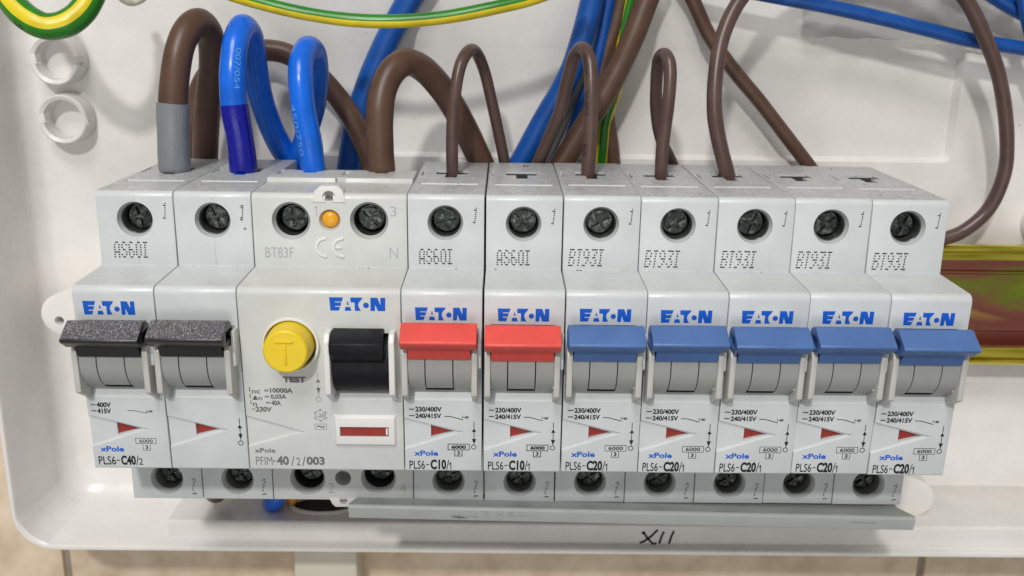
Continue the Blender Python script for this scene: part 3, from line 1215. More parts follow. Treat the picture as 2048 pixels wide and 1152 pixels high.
PR('terminal_print', p.mesh('terminal_print', 'paleink'))
# moulded CE mark, raised arcs
bm = bmesh.new()


def arc_bar(bm, cx, cz, r, w, a0, a1, y0, y1, n=14):
    q = []
    for rr in (r + w / 2, r - w / 2):
        q.append([(cx + rr * math.cos(math.radians(a0 + (a1 - a0) * k / n)), cz + rr * math.sin(math.radians(a0 + (a1 - a0) * k / n))) for k in range(n + 1)])
    prism_y(bm, q[0] + q[1][::-1], y0, y1)


arc_bar(bm, 16.35, 26.9, 2.1, 0.62, 82, 278, -0.32, 0.2)
arc_bar(bm, 20.2, 26.9, 2.1, 0.62, 82, 278, -0.32, 0.2)
box(bm, 18.5, 20.1, -0.32, 0.2, 26.6, 27.2)
PR('conformity_mark', beveled(bm, 'conformity_mark', 'white', 0.1))

SINGLE = [
    (70.0, 'red', 'C10', 'AS60I', 'red-toggled C10 breaker touching the yellow-buttoned switch on its left'),
    (87.72, 'red', 'C10', 'AS60I', 'red-toggled C10 breaker without a cable in its top, left of the blue toggles'),
    (105.3, 'blue', 'C20', 'BT93I', 'blue-toggled C20 breaker directly beside the red toggles'),
    (122.75, 'blue', 'C20', 'BT93I', 'blue-toggled C20 breaker under the narrow standing brown loop, second blue one'),
    (140.2, 'blue', 'C20', 'BT93I', 'blue-toggled C20 breaker fed by the large brown loop, middle of the blue ones'),
    (157.62, 'blue', 'C20', 'BT93I', 'blue-toggled C20 breaker with empty top slot, between two other blue ones'),
    (175.1, 'blue', 'C20', 'BT93I', 'blue-toggled C20 breaker at the right end of the row, one side bare'),
]
for k, (x, mt, rating, code, lab) in enumerate(SINGLE):
    r = empty('circuit_breaker', (x, (0, 0.12, -0.05, 0.06, -0.08, 0.05, 0)[k], (0.0, -0.10, 0.07, -0.06, 0.03, 0.08, -0.04)[k]), lab, 'circuit breaker', GRP)
    build_pole(r, 0, mt, 4 + k)
    print_single(r, 0, rating, code)


# ---------------------------------------------------------------- enclosure tray
def rrect(x0, x1, z0, z1, r, n=10):
    out = []
    for cx, cz, a in ((x1 - r, z1 - r, 0), (x0 + r, z1 - r, 90), (x0 + r, z0 + r, 180), (x1 - r, z0 + r, 270)):
        for k in range(n + 1):
            t = math.radians(a + 90 * k / n)
            out.append((cx + r * math.cos(t), cz + r * math.sin(t)))
    return out


def loft(bm, rings):
    R = [[bm.verts.new((x, y, z)) for x, z in ring] for y, ring in rings]
    n = len(R[0])
    for a, b in zip(R, R[1:]):
        for k in range(n):
            bm.faces.new((a[k], a[(k + 1) % n], b[(k + 1) % n], b[k]))
    bm.faces.new(R[0][::-1])
    bm.faces.new(R[-1])


tray = empty('enclosure', (90, 74, -74), 'open white plastic back box that holds the whole row of breakers', 'enclosure')


def T(n, me):
    o = link(n, me, tray)
    o.location = Vector((-90, -74, 74)) * S
    return o


bm = bmesh.new()
X0, X1, Z0, Z1 = -50.6, 300.0, -75.0, 140.0
rr_ = []
rr_.append((77.5, rrect(X0 + 3, X1 - 3, Z0 + 3, Z1 - 3, 8)))
rr_.append((74, rrect(X0 + 1.2, X1 - 1.2, Z0 + 1.2, Z1 - 1.2, 10)))
rr_.append((40.6, rrect(X0, X1, Z0, Z1, 12)))
rr_.append((40.0, rrect(X0 + .5, X1 - .5, Z0 + .5, Z1 - .5, 11.5)))
rr_.append((40.0, rrect(X0 + 1.4, X1 - 1.4, Z0 + 1.4, Z1 - 1.4, 10.8)))
rr_.append((40.6, rrect(X0 + 1.9, X1 - 1.9, Z0 + 1.9, Z1 - 1.9, 10.5)))
rr_.append((64, rrect(X0 + 2.8, X1 - 2.8, Z0 + 2.6, Z1 - 2.6, 10)))
for a in (20, 40, 60, 75, 90):
    t = math.radians(a)
    d = 7 * (1 - math.cos(t))
    rr_.append((64 + 7 * math.sin(t), rrect(X0 + 2.8 + d, X1 - 2.8 - d, Z0 + 2.6 + d, Z1 - 2.6 - d, 10)))
loft(bm, rr_)
b = bmesh.new()
ri = rrect(25.0, 224.3, 37.5, 73.6, 3, 5)
ri2 = rrect(29.0, 222.6, 39.0, 69.0, 2.2, 5)
prism_y(b, [(x, z) for x, z in ri], 70.5, 73.3, ri2)
T('back_shell', carve(bm, [b], 'back_shell', 'tray', 0, 40))
# ledge along the bottom, with the round cable opening
bm = bmesh.new()
prism_x(bm, fillet([(71.2, -66.8), (43.4, -66.6), (43.0, -74.2), (71.2, -74.2)], [0, 0.9, 0, 0], 5), -6.6, 292)
b = bmesh.new()
n = 32
lo = [b.verts.new((38 + 9.5 * math.cos(2 * math.pi * k / n), 54 + 5.2 * math.sin(2 * math.pi * k / n), -73)) for k in range(n)]
hi = [b.verts.new((38 + 9.5 * math.cos(2 * math.pi * k / n), 54 + 5.2 * math.sin(2 * math.pi * k / n), -60)) for k in range(n)]
b.faces.new(lo[::-1])
b.faces.new(hi)
for k in range(n):
    b.faces.new((lo[k], lo[(k + 1) % n], hi[(k + 1) % n], hi[k]))
ledge = T('bottom_ledge', carve(bm, [b], 'bottom_ledge', 'tray', 0.35))
bm = bmesh.new()
n, mseg = 36, 8
rg = []
for k in range(n):
    t = 2 * math.pi * k / n
    rg.append([bm.verts.new((38 + (10.2 + 0.9 * math.cos(q)) * math.cos(t), 54 + (5.9 + 0.9 * math.cos(q)) * math.sin(t), -66.7 + 0.8 * math.sin(q))) for q in [2 * math.pi * j / mseg for j in range(mseg)]])
for k in range(n):
    for j in range(mseg):
        bm.faces.new((rg[k][j], rg[k][(j + 1) % mseg], rg[(k + 1) % n][(j + 1) % mseg], rg[(k + 1) % n][j]))
bm2 = bmesh.new()
prism_pts = [(38 + 9.6 * math.cos(2 * math.pi * k / 32), 54 + 5.3 * math.sin(2 * math.pi * k / 32)) for k in range(32)]
bl = [bm2.verts.new((x, y, -72.9)) for x, y in prism_pts]
bh = [bm2.verts.new((x, y, -67.2)) for x, y in prism_pts]
bm2.faces.new(bl[::-1])
bm2.faces.new(bh)
for k in range(32):
    bm2.faces.new((bl[k], bl[(k + 1) % 32], bh[(k + 1) % 32], bh[k]))
link('opening_shade', new_mesh('opening_shade', bm2, 'void'), ledge)  # black fill painted in for the shade inside the opening
link('opening_rim', new_mesh('opening_rim', bm, 'lug', 60), ledge)
# handwriting XII on the ledge's front
led = lambda x, z: 43.35 + (z + 66.6) / 7.6 * 0.4 - 0.04
p = Print(led)
for pts in ([(134.6, -69.0), (134.0, -69.4), (134.4, -69.3), (135.6, -71.0), (137.3, -72.9), (138.1, -72.6)],
            [(138.4, -68.4), (136.6, -70.4), (134.6, -72.0), (133.5, -72.5)],
            [(140.3, -69.0), (139.7, -70.6), (139.2, -72.5)],
            [(143.3, -68.7), (142.6, -70.6), (142.1, -72.6)]):
    p.line(pts, 0.62)
hw = p.mesh('pen_mark', 'ink')
T('pen_mark', hw)


# split-ring sleeves on the back of the box
def standoff(cx, cz):
    bm = bmesh.new()
    n = 56
    lathe_y(bm, cx, cz, [(5.55, 65.0), (6.55, 64.5), (6.95, 64.9), (7.3, 71.3)], n, False)
    b2 = bm
    r = list(bm.verts)
    inner = [bm.verts.new((cx + 5.3 * math.cos(2 * math.pi * k / n), 71.3, cz + 5.3 * math.sin(2 * math.pi * k / n))) for k in range(n)]
    for k in range(n):
        bm.faces.new((r[k], r[(k + 1) % n], inner[(k + 1) % n], inner[k]))
        bm.faces.new((r[3 * n + k], r[3 * n + (k + 1) % n], inner[(k + 1) % n], inner[k]))
    cut = [cutbox(cx - 9, cx - 3, 58, 68.6, cz - 1.1, cz + 1.6), cutbox(cx + 3, cx + 9, 58, 68.6, cz - 1.4, cz + 1.1)]
    return carve(bm, cut, 'sleeve', 'tray', 0, 40)


T('sleeve', standoff(-34.6, 64.5))
T('sleeve', standoff(-34.0, 48.0))
T('sleeve', standoff(254.5, 20.0))


# lugs with a screw hole that peep out beside the row
def ear(cx, cz, r, y0, y1, dirx, dirz, hole):
    bm = bmesh.new()
    pts = []
    base = math.atan2(dirz, dirx)
    for k in range(19):
        t = base + math.pi / 2 + math.pi * k / 18
        pts.append((cx + r * math.cos(t), cz + r * math.sin(t)))
    L_ = math.hypot(dirx, dirz)
    ux, uz = dirx / L_, dirz / L_
    pts.append((pts[-1][0] + dirx, pts[-1][1] + dirz))
    pts.append((pts[0][0] + dirx, pts[0][1] + dirz))
    prism_y(bm, pts, y0, y1)
    b = bmesh.new()
    lathe_y(b, hole[0], hole[1], [(1.5, y0 - 1), (1.3, y0 + 0.3), (1.2, y1 + 1)], 20)
    return carve(bm, [b], 'mounting_lug', 'lug', 0.4)


T('mounting_lug', ear(-35.0, -6.5, 6.0, 53, 71.5, 28, 12, (-35.9, -8.3)))
T('mounting_lug', ear(216.5, -61.0, 6.2, 50, 71.5, -26, 10, (205, -58)))

# ---------------------------------------------------------------- rail behind the breakers
rail = empty('mounting_rail', (90, 66, -3), 'yellow-passivated steel rail carrying the row of breakers', 'rail')
for nm, mt, prof in (
        ('rail_web', 'rail', [(61.0, 10.0), (66.2, 9.8), (66.7, 9.2), (66.6, 6.4), (66.2, 6.0), (66.2, 5.4), (66.6, 5.0), (66.6, -11.5), (66.2, -12.0), (66.2, -12.6), (66.6, -13.0), (66.6, -15.2), (61.0, -15.5), (61.0, -16.4), (67.6, -16.4), (67.6, 10.9), (61.0, 10.9)]),
        ('rail_flange', 'flange', fillet([(61.3, 14.2), (61.3, 15.6), (59.0, 15.6), (58.4, 14.0), (59.9, 13.2), (60.6, 10.9), (61.6, 10.9)], [0, .5, .6, .3, .3, 0, 0], 3)),
        ('rail_flange', 'flange', fillet([(61.3, -19.6), (61.3, -21.0), (59.0, -21.0), (58.4, -19.6), (59.9, -18.9), (60.4, -16.0), (61.6, -16.0)], [0, .5, .6, .3, .3, .3, 0], 3))):
    bm = bmesh.new()
    prism_x(bm, prof, 8, 285)
    o = link(nm, new_mesh(nm, bm, mt, 30), rail)
    o.location = Vector((-90, -66, 3)) * S
for (xa) in (60.0, 200.0):
    bm = bmesh.new()
    lathe_y(bm, xa, -3, [(3.2, 67.2), (3.2, 65.4), (2.6, 64.8), (0.1, 64.7)], 24)
    o = link('rail_screw', new_mesh('rail_screw', bm, 'rail'), rail)
    o.location = Vector((-90, -66, 3)) * S

# ---------------------------------------------------------------- busbar strip under the single breakers
bm = bmesh.new()
prof = fillet([(9, -39.9), (6.0, -39.55), (-0.6, -38.3), (-1.2, -39.0), (-0.4, -42.2), (9, -42.2)], [0, 0, .35, .3, .2, 0], 3)
a, b_ = 54.6, 194.0
A = [bm.verts.new((a + (0.9 if z > -39.5 else 0) * 0 + (1.6 if y > 2 else 0), y, z + 0.95)) for y, z in prof]
B = [bm.verts.new((b_ - (1.5 if y > 2 else 0), y, z - 1.15)) for y, z in prof]
bm.faces.new(A)
bm.faces.new(B[::-1])
for k in range(len(prof)):
    bm.faces.new((A[k], B[k], B[(k + 1) % len(prof)], A[(k + 1) % len(prof)]))
tag(link('busbar_strip', new_mesh('busbar_strip', bm, 'bus', 30)), 'long grey plastic busbar strip under the lower edge of the single breakers', 'busbar')
bus = bpy.data.objects['busbar_strip']
rnd = random.Random(21)
p = Print(lambda x, z: -1.02 + (-40.6 - z) * 0.12 if True else 0)
for _ in range(26):
    x = 84 + abs(rnd.gauss(0, 9))
    z = -40.1 - (x - 124.3) * 0.0151 + rnd.uniform(-1.1, 0.9)
    l_ = rnd.uniform(0.3, 2.2)
    p.line([(x, z), (x + l_, z - 0.12 * l_)], rnd.choice((0.03, 0.04, 0.06)))
for x in (79.8, 80.4, 81.2):
    p.line([(x, -40.3), (x + 2.4, -40.65)], 0.22)
p.line([(178, -41.0), (184.5, -41.15)], 0.12)
o = link('scratch_marks', p.mesh('scratch_marks', 'smudge'), bus)
o['kind'] = 'stuff'

# ---------------------------------------------------------------- wall of tiles and trunking
wall = link('wall', new_mesh('wall', (lambda b: (box(b, -800, 1000, 79.6, 95, -700, 800), b)[1])(bmesh.new()), 'grout'))
wall['kind'] = 'structure'
gx = [-54.6 - 290 * 2, -54.6 - 290, -54.6, 235.4, 235.4 + 290, 235.4 + 580]
gz = [-700, -454, -208, 38, 284, 530]
for i_ in range(5):
    for j_ in range(5):
        bm = bmesh.new()
        box(bm, gx[i_] + 1.2, gx[i_ + 1] - 1.2, 78.0, 84, gz[j_] + 1.2, gz[j_ + 1] - 1.2)
        o = link('tile', beveled(bm, 'tile', 'tile', 0.8), wall)
bm = bmesh.new()
box(bm, 25.4, 45.6, 64, 78.0, -330, -76.8)
tag(link('cable_trunking', beveled(bm, 'cable_trunking', 'trunk', 0.6)), 'cream plastic trunking running down the tiled wall below the enclosure', 'trunking')


# ---------------------------------------------------------------- cables
def catmull(pts, n=14):
    P = [Vector(p) for p in pts]
    P = [P[0] * 2 - P[1]] + P + [P[-1] * 2 - P[-2]]
    out = []
    for i in range(1, len(P) - 2):
        for k in range(n):
            t = k / n
            a, b, c, d = P[i - 1], P[i], P[i + 1], P[i + 2]
            out.append(0.5 * ((2 * b) + (c - a) * t + (2 * a - 5 * b + 4 * c - d) * t * t + (3 * b - a - 3 * c + d) * t ** 3))
    out.append(P[-2])
    return out


def smooth(path, it=6):
    for _ in range(it):
        path = [path[0]] + [(path[i - 1] + path[i] * 2 + path[i + 1]) / 4 for i in range(1, len(path) - 1)] + [path[-1]]
    return path


def frames(path, view=Vector((-0.0, -1, 0.28))):
    fr = []
    last = None
    for i, p in enumerate(path):
        t = (path[min(i + 1, len(path) - 1)] - path[max(i - 1, 0)]).normalized()
        if last is None:
            n = (view - t * view.dot(t)).normalized()
        else:
            n = (last - t * last.dot(t)).normalized()
        last = n
        fr.append((p, t, n, t.cross(n)))
    return fr


def tube(bm, path, rad, n=20, stripe=None):
    fr = frames(path)
    rings = []
    for i, (p, t, a, b) in enumerate(fr):
        r = rad(i / (len(fr) - 1)) if callable(rad) else rad * (1 + 0.012 * math.sin(i * 0.19 + rad * 9) + 0.005 * math.sin(i * 0.47 + rad * 31))
        rings.append([bm.verts.new(p + (a * math.cos(2 * math.pi * k / n) + b * math.sin(2 * math.pi * k / n)) * r) for k in range(n)])
    for i in range(len(rings) - 1):
        for k in range(n):
            f = bm.faces.new((rings[i][k], rings[i][(k + 1) % n], rings[i + 1][(k + 1) % n], rings[i + 1][k]))
            if stripe:
                f.material_index = stripe(i / len(rings), (k + 0.5) / n)
    bm.faces.new(rings[0][::-1])
    bm.faces.new(rings[-1])
    return fr


def cable(name, pts, rad, mat, label, cat='cable', group=None, stripe=None, n=20):
    path = smooth(catmull(pts))
    sd = sum(pts[0]) % 7
    path = [q + Vector((0.09 * math.sin(i * 0.11 + sd), 0.06 * math.sin(i * 0.13 + sd), 0.05 * math.sin(i * 0.12 + sd))) for i, q in enumerate(path)]
    bm = bmesh.new()
    fr = tube(bm, path, rad, n, stripe)
    o = link(name, new_mesh(name, bm, mat, 60))
    tag(o, label, cat, group)
    return o, path, fr


def sub_path(path, s0, s1):
    """the piece of a path between two fractions of its length"""
    L_ = [0]
    for a, b in zip(path, path[1:]):
        L_.append(L_[-1] + (b - a).length)
    return [p for p, l in zip(path, L_) if s0 <= l / L_[-1] <= s1]


def cable_text(parent, path, s, text, start, size, rad, ang, mat, flip=1, sq=1.0, rev=False):
    """print that follows the cable: start mm along it, ang = degrees round from the viewer side"""
    L_ = [0]
    for a, b in zip(path, path[1:]):
        L_.append(L_[-1] + (b - a).length)
    fr = frames(path)
    vs, fs = text2d(text, 0.0)
    tb = bmesh.new()
    tv = [tb.verts.new((u, v, 0)) for u, v in vs]
    for f in fs:
        try:
            tb.faces.new([tv[i] for i in f])
        except ValueError:
            pass
    for k in range(1, 6):
        bmesh.ops.bisect_plane(tb, geom=tb.verts[:] + tb.edges[:] + tb.faces[:], plane_co=(0, k / 6, 0), plane_no=(0, 1, 0))
    for k in range(1, 30):
        bmesh.ops.bisect_plane(tb, geom=tb.verts[:] + tb.edges[:] + tb.faces[:], plane_co=(k / 30, 0, 0), plane_no=(1, 0, 0))
    bmesh.ops.triangulate(tb, faces=tb.faces)
    tb.verts.index_update()
    vs = [(v.co.x, v.co.y) for v in tb.verts]
    fs = [tuple(v.index for v in f.verts) for f in tb.faces]
    tb.free()
    if rev:
        vs = [(1 - u, 1 - v) for u, v in vs]
    w = len(text) * size * 0.72 * sq
    out = []
    for u, v in vs:
        d = start + u * w
        i = max(k for k in range(len(L_) - 1) if L_[k] <= max(d, 0))
        f = (d - L_[i]) / (L_[i + 1] - L_[i])
        p = path[i].lerp(path[i + 1], f)
        a, b = fr[i][2].lerp(fr[i + 1][2], f).normalized(), fr[i][3].lerp(fr[i + 1][3], f).normalized()
        th = math.radians(ang) + flip * (v - 0.5) * size / rad
        out.append((p + (a * math.cos(th) + b * math.sin(th)) * (rad + 0.06)) * S)
    me = bpy.data.meshes.new('cable_print')
    me.from_pydata([tuple(v) for v in out], [], fs)
    me.materials.append(M[mat])
    return link('cable_print', me, parent)


GB = 'brown cables looping out of the breaker tops'
# heavy brown feed with grey tape
o, path, fr = cable('brown_cable', [(8.7, 29.0, 35.1), (8.9, 29.0, 38.9), (9.1, 29.0, 48.4), (9.6, 29.5, 58.2), (11.3, 31.0, 68.4), (13.0, 35.0, 73.9), (14.6, 40.0, 75.5), (15.3, 45.0, 71.7), (14.2, 49.0, 64.5), (11.6, 52.0, 55.1), (9.7, 54.0, 45.4), (8.2, 56.0, 36.8), (7.5, 57.0, 30.3)],
                    3.5, 'brown', 'thick brown cable with grey tape entering the left pole of the black-toggled breaker', group=GB)
pp = [q for q in path[:len(path) // 2] if 39.0 < q.z < 56.3]
bm = bmesh.new()
tube(bm, pp, lambda t: 3.92 + 0.07 * math.sin(t * 9) - (0.2 if t < 0.03 else 0), 28)
link('tape_sleeve', new_mesh('tape_sleeve', bm, 'tapegrey', 60), o)['label'] = 'grey insulating tape'
# blue with dark blue tape
o, path, fr = cable('blue_cable', [(26.0, 29.0, 34.9), (26.0, 29.0, 39.2), (25.5, 29.0, 48.6), (24.7, 29.0, 56.6), (24.7, 30.0, 64.4), (24.9, 33.0, 70.9), (25.6, 38.0, 74.5), (26.4, 43.0, 71.9), (26.0, 47.0, 64.8), (26.1, 50.0, 56.8), (27.7, 53.0, 48.5), (30.2, 56.0, 41.3), (33.1, 57.0, 36.3), (34.8, 58.0, 31.2)],
                    3.25, 'bluec', 'bright blue cable with dark blue tape entering the right pole of the black-toggled breaker')
pp = [q for q in path[:len(path) // 2] if 39.0 < q.z < 56.4]
bm = bmesh.new()
tube(bm, pp, lambda t: 3.42 + 0.06 * math.sin(t * 8 + 1) - (0.2 if t < 0.03 else 0), 28)
link('tape_sleeve', new_mesh('tape_sleeve', bm, 'tapeblue', 60), o)['label'] = 'dark blue insulating tape'
cable_text(o, path, 0, '007/054', 25, 1.4, 3.25, 35, 'whiteink', -1, 1.3, True)
# blue with 450/750 print
o, path, fr = cable('blue_cable', [(44.3, 28.0, 35.7), (44.1, 28.0, 39.5), (43.3, 28.0, 47.0), (41.8, 28.5, 55.0), (41.2, 30.0, 62.2), (41.2, 33.0, 66.9), (41.8, 38.0, 69.6), (42.5, 43.0, 67.7), (42.1, 47.0, 61.1), (40.4, 50.0, 53.6), (37.4, 53.0, 45.9), (34.5, 56.0, 38.6), (32.7, 58.0, 32.6)],
                    3.05, 'bluec', 'bright blue cable with 450/750 print entering the left terminal of the yellow-buttoned switch')
cable_text(o, path, 0, '450/750', 8.5, 1.55, 3.05, -42, 'whiteink', -1, 1.6, True)
cable_text(o, path, 0, '1X6', 38, 1.7, 3.05, -40, 'whiteink', -1, 1.2, True)
# heavy brown into the switch
o, path, fr = cable('brown_cable', [(61.1, 28.0, 35.9), (60.9, 28.0, 39.3), (60.7, 28.0, 46.6), (60.8, 28.5, 54.0), (61.6, 30.0, 60.0), (63.8, 33.0, 64.7), (67.0, 37.0, 66.5), (70.9, 41.0, 64.6), (75.0, 45.0, 59.6), (79.1, 48.0, 52.6), (82.9, 51.0, 44.6), (85.8, 53.0, 38.2), (87.9, 54.0, 32.5)],
                    3.45, 'brown', 'thick brown cable bowing from the right terminal of the yellow-buttoned switch', group=GB)
# thin loops
o, path, fr = cable('brown_cable', [(78.8, 30.0, 35.8), (78.7, 30.0, 38.7), (78.5, 30.0, 46.6), (79.0, 30.5, 56.5), (80.4, 32.0, 65.0), (81.8, 35.0, 68.5), (83.2, 39.0, 69.7), (84.8, 43.0, 68.0), (86.7, 47.0, 63.0), (88.5, 49.0, 55.0), (90.2, 51.0, 46.8), (91.7, 53.0, 39.7), (93.2, 54.0, 32.6)],
                    1.55, 'brown_thin', 'thin brown loop standing on the left red-toggled breaker', group=GB)
o, path, fr = cable('brown_cable', [(113.5, 30.0, 35.9), (113.1, 30.0, 39.1), (113.2, 30.0, 47.0), (113.3, 30.5, 56.9), (113.3, 32.0, 64.2), (112.7, 34.0, 68.3), (111.2, 38.0, 70.4), (109.5, 42.0, 68.1), (108.3, 45.0, 62.1), (106.6, 48.0, 53.3), (103.9, 51.0, 46.3), (101.3, 54.0, 39.4), (99.1, 56.0, 33.0)],
                    1.78, 'brown_thin', 'thin brown loop with black print rising from the breaker beside the red toggles', group=GB)
cable_text(o, path, 0, 'NYA', 8.5, 1.3, 1.78, -52, 'ink', -1, 1.1)
cable_text(o, path, 0, 'CU/PVC', 18.5, 1.3, 1.78, -50, 'ink', -1, 1.1)
cable_text(o, path, 0, 'SAD/ND', 28.0, 1.2, 1.78, -50, 'ink', -1, 1.1)
o, path, fr = cable('brown_cable', [(131.8, 30.0, 36.0), (131.7, 30.0, 39.0), (131.8, 30.0, 47.2), (132.6, 30.5, 57.2), (132.9, 32.0, 64.4), (132.6, 34.0, 68.2), (131.9, 37.0, 69.3), (131.2, 41.0, 67.2), (131.5, 45.0, 61.1), (132.4, 48.0, 54.3), (134.5, 51.0, 46.6), (138.1, 54.0, 39.8), (141.3, 56.0, 33.5)],
                    1.65, 'brown_thin', 'narrow thin brown loop standing on the second blue-toggled breaker', group=GB)
o, path, fr = cable('brown_cable', [(149.5, 30.0, 36.4), (148.6, 30.0, 39.6), (146.9, 30.0, 44.9), (145.2, 30.0, 51.2), (144.3, 31.0, 57.5), (144.5, 33.0, 65.9), (146.3, 36.0, 74.3), (150.7, 39.0, 82.7), (158.6, 43.0, 90.2), (172.0, 47.0, 96.6), (188.1, 49.0, 96.9), (202.0, 50.0, 92.3), (212.9, 51.0, 83.9), (219.3, 52.0, 74.9), (224.8, 53.0, 65.8), (228.7, 54.0, 56.6), (231.4, 55.0, 46.9), (232.5, 56.0, 37.4), (230.4, 57.0, 27.5), (225.2, 57.0, 21.3), (219.7, 57.0, 18.3), (211.7, 57.0, 16.8), (202.9, 57.0, 17.4)],
                    1.95, 'brown_thin', 'long thin brown cable looping high and round the right side of the row', group=GB)
# cables lying further back
cable('brown_cable', [(2.1, 63.0, 29.2), (2.7, 63.0, 40.0), (4.5, 63.0, 52.0), (8.7, 62.5, 61.1), (16.9, 62.0, 66.9), (29.5, 61.5, 67.8), (38.9, 61.5, 62.2), (47.0, 61.0, 52.7), (52.1, 60.5, 43.1), (55.1, 60.0, 34.7), (57.1, 60.0, 28.9)],
      2.95, 'brown', 'dark brown cable arching low behind the two bright blue cables', group='cables running behind the row')
GK = 'cables running behind the row'
STR = 0.40
cable('blue_cable', [(69.4, 66.0, 88.0), (64.5, 66.0, 81.3), (58.0, 66.0, 69.7), (52.8, 66.0, 58.0), (48.7, 66.0, 45.9), (46.7, 66.0, 34.4), (45.7, 66.0, 27.8)], 3.5, 'blued',
      'thick deep blue cable slanting down behind the bowed brown cable', group=GK)
cable('blue_cable', [(115.8, 60.0, 89.0), (115.0, 60.0, 82.5), (113.1, 60.0, 73.8), (110.5, 60.0, 64.9), (107.0, 60.0, 57.3), (102.1, 60.0, 49.1), (96.6, 60.0, 38.6), (92.1, 60.0, 30.8)], 3.15, 'blued',
      'thick deep blue cable curving down in the middle of the box', group=GK)
cable('blue_cable', [(120.7, 66.0, 89.3), (120.3, 66.0, 82.7), (119.0, 66.0, 74.7), (117.6, 66.0, 67.1), (115.7, 66.0, 58.0), (112.0, 66.0, 46.7), (108.0, 66.0, 35.1)], 2.1, 'blued',
      'thinner deep blue cable tucked behind the middle bundle', group=GK)
cable('grey_cable', [(118.1, 68.3, 69.1), (114.8, 68.0, 63.5), (112.0, 67.0, 58.2), (108.0, 66.0, 48.8), (104.7, 66.0, 40.9), (102.2, 66.0, 33.6)], 2.0, 'greyc',
      'short visible stretch of grey cable behind the brown ones in the middle', group=GK)
cable('brown_cable', [(124.7, 67.0, 89.4), (123.9, 67.0, 82.7), (122.2, 67.0, 74.8), (119.7, 67.0, 66.6), (118.9, 67.0, 58.0), (121.4, 67.0, 48.1), (123.3, 67.0, 36.6), (124.4, 67.0, 29.3)], 2.5, 'brown',
      'medium brown cable between the deep blue and the thick slanting brown cable', group=GK)
cable('brown_cable', [(133.4, 61.0, 89.9), (130.3, 61.0, 82.7), (127.0, 60.0, 73.6), (123.0, 59.5, 64.2), (119.1, 59.0, 56.5), (114.0, 58.5, 48.3), (108.6, 58.0, 39.4), (104.1, 58.0, 32.0)], 3.2, 'brown',
      'thick brown cable slanting across the middle bundle down to the left', group=GK)
cable('earth_cable', [(127.4, 66.0, 88.1), (126.4, 66.0, 82.7), (125.1, 66.5, 74.7), (124.2, 66.5, 66.4), (123.1, 66.0, 58.1), (120.8, 66.0, 50.2), (120.3, 66.0, 41.8), (119.9, 66.0, 36.0), (119.9, 66.0, 29.4)], 1.95, ['green', 'yellowc'],
      'thin green and yellow earth cable dropping behind the middle bundle', 'cable', GK, stripe=lambda t, k: 1 if ((k + STR) % 1.0) < 0.30 or 0.5 < ((k + STR) % 1) < 0.7 else 0)
cable('brown_cable', [(138.2, 65.0, 90.1), (143.4, 65.0, 83.0), (148.5, 65.0, 73.8), (156.2, 65.0, 64.3), (163.6, 65.0, 56.3), (171.4, 65.0, 47.2), (179.4, 65.0, 38.1), (186.9, 65.0, 29.6)], 2.0, 'brown',
      'brown cable running straight down to the right across the back of the box', group=GK)
cable('blue_cable', [(143.9, 58.0, 88.0), (153.4, 58.0, 86.1), (165.2, 58.0, 83.9), (179.5, 58.0, 81.5), (194.1, 58.0, 78.7), (208.7, 58.0, 75.6), (220.2, 58.0, 73.1), (233.9, 58.0, 71.2), (245.6, 58.0, 69.0)], 1.95, 'blued',
      'deep blue cable crossing the upper right of the box almost level', group=GK)
cable('blue_cable', [(211.7, 60.0, 91.6), (220.5, 60.0, 87.2), (227.9, 60.0, 83.3), (235.2, 60.0, 80.1), (243.9, 60.0, 77.6)], 2.2, 'blued', 'deep blue cable cutting the top right corner of the view', group=GK)
cable('blue_cable', [(228.0, 56.0, 91.6), (230.7, 56.0, 84.0), (234.2, 56.0, 74.9), (239.5, 56.0, 65.7)], 1.7, 'blued', 'deep blue cable hanging at the extreme upper right edge', group=GK)
cable('earth_cable', [(6.6, 40.0, 88.0), (19.3, 38.0, 83.6), (30.8, 36.0, 80.5), (42.0, 35.0, 78.0), (53.3, 34.0, 76.6), (64.4, 34.0, 76.5), (76.7, 35.0, 77.6), (89.1, 36.0, 80.0), (99.0, 38.0, 82.5), (110.3, 40.0, 87.0)], 1.68, ['green', 'yellowc'],
      'green and yellow earth cable sagging across the top of the view', 'cable', stripe=lambda t, k: 1 if ((k - 0.05) % 1.0) < 0.45 else 0)
o, path, fr = cable('earth_cable', [(-35.5, 36.0, 93.1), (-32.5, 34.0, 87.3), (-29.8, 32.0, 82.0), (-26.2, 30.0, 77.7), (-22.2, 29.0, 75.1), (-18.3, 29.0, 74.2), (-14.1, 30.0, 75.4), (-11.0, 32.0, 78.7), (-9.1, 34.0, 83.5), (-8.5, 36.0, 88.8)], 3.25, ['green', 'yellowc'],
                    'thick green cable with yellow stripe looping in the upper left corner', 'cable', stripe=lambda t, k: 1 if ((k + 0.07) % 1.0) < 0.14 else 0, n=40)
cable_text(o, path, 0, '70', 21, 1.6, 3.25, 60, 'ink', 1)
# ends under the row
cable('blue_cable', [(28.5, 40.0, -46.8), (26.6, 44.0, -55.9), (23.6, 50.0, -63.5), (21.2, 58.0, -67.4), (19.9, 64.0, -66.2)], 3.1, 'bluec', 'short bend of blue cable showing under the switch')
cable('brown_cable', [(10.8, 40.0, -47.0), (9.2, 42.0, -53.5), (7.6, 46.0, -58.3), (5.7, 52.0, -61.0), (4.1, 58.0, -59.1)], 3.4, 'brown', 'short bend of brown cable showing under the black-toggled breaker')

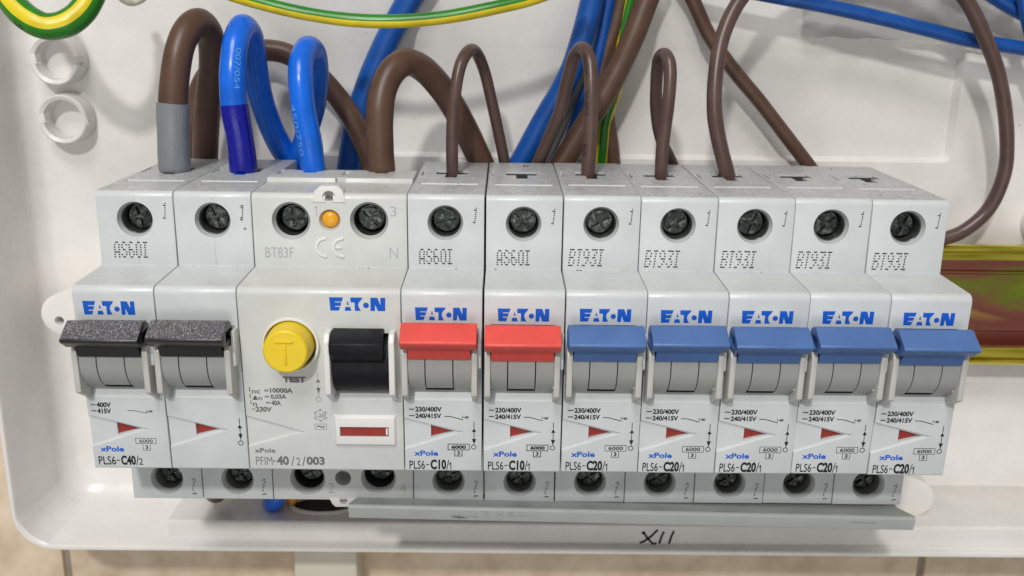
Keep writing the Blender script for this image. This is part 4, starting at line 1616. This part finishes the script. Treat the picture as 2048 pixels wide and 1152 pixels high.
cable('beige_cable', [(-9.8, 48.0, 85.7), (-8.4, 48.0, 82.2), (-5.5, 48.0, 80.4), (-2.0, 48.0, 82.1), (-0.1, 48.0, 85.8)], 1.3, 'trunk', 'small beige bend dipping into view beside the upper left corner')
cable('orange_cable', [(31.9, 44.0, -48.7), (30.3, 48.0, -57.9), (27.5, 56.0, -67.0), (25.6, 62.0, -69.4), (24.9, 66.0, -67.2)], 1.7, 'orange', 'small orange cable bend beside the short blue bend under the switch')

# clear film hanging in the upper right corner
bm = bmesh.new()
rnd = random.Random(5)
nu, nv = 26, 12
g = [[bm.verts.new((176 + 80 * i / nu, 69.3 + rnd.uniform(-.9, .7), 71.5 + 22 * j / nv + (4.0 - 8.0 * i / nu if j == 0 else 0) + rnd.uniform(-.5, .5))) for j in range(nv + 1)] for i in range(nu + 1)]
for i in range(nu):
    for j in range(nv):
        bm.faces.new((g[i][j], g[i + 1][j], g[i + 1][j + 1], g[i][j + 1]))
tag(link('plastic_film', new_mesh('plastic_film', bm, 'film', 60)), 'crumpled clear plastic film in the upper right corner behind the blue cable', 'plastic film')

# ---------------------------------------------------------------- crumbs of plaster lying on the ledges
def crumbs(name, mat, spots):
    bm = bmesh.new()
    rnd = random.Random(3)
    for (x, y, z, r) in spots:
        m = Matrix.Translation((x, y, z + r * 0.3)) @ Matrix.Rotation(rnd.random() * 6, 4, 'Z') @ Matrix.Diagonal((r * (0.7 + rnd.random()), r, r * 0.6, 1))
        g = bmesh.ops.create_icosphere(bm, subdivisions=1, radius=1, matrix=m)
        for v in g['verts']:
            v.co += Vector((rnd.uniform(-.25, .25), rnd.uniform(-.25, .25), rnd.uniform(-.15, .15))) * r
    o = link(name, new_mesh(name, bm, mat, 20))
    o['kind'] = 'stuff'
    tag(o, 'loose plaster crumbs and dust grains lying on top of the breakers' if mat == 'crumb' else 'dark specks of dirt lying on the breaker shoulders', 'dust')


rnd = random.Random(11)
sp = [(rnd.uniform(71, 191), rnd.uniform(2, 49), 39.3, rnd.choice((0.08, 0.1, 0.12, 0.2))) for _ in range(170)]
sp += [(rnd.uniform(1, 34), rnd.uniform(2, 49), 39.3, rnd.choice((0.07, 0.1))) for _ in range(25)]
sp += [(rnd.uniform(1, 191), rnd.uniform(-14, -1), 21.95, rnd.choice((0.06, 0.08, 0.1))) for _ in range(50)]
sp += [(118.6, -0.9, 22.1, 0.45), (119.6, -0.8, 22.1, 0.5)]
crumbs('plaster_dust', 'crumb', sp)
sp = [(rnd.uniform(71, 191), rnd.uniform(2, 49), 39.3, rnd.choice((0.07, 0.1, 0.15))) for _ in range(45)]
sp += [(rnd.uniform(1, 191), rnd.uniform(-1.0, -0.3), 22.2, rnd.choice((0.07, 0.09, 0.16))) for _ in range(22)]
sp += [(108.8, -0.8, 22.1, 0.35), (109.5, -0.8, 22.1, 0.4), (81.0, -0.5, 22.1, 0.3), (98.0, 44, 39.3, 0.35), (97.2, 44.5, 39.3, 0.3)]
crumbs('dirt_specks', 'crumbd', sp)
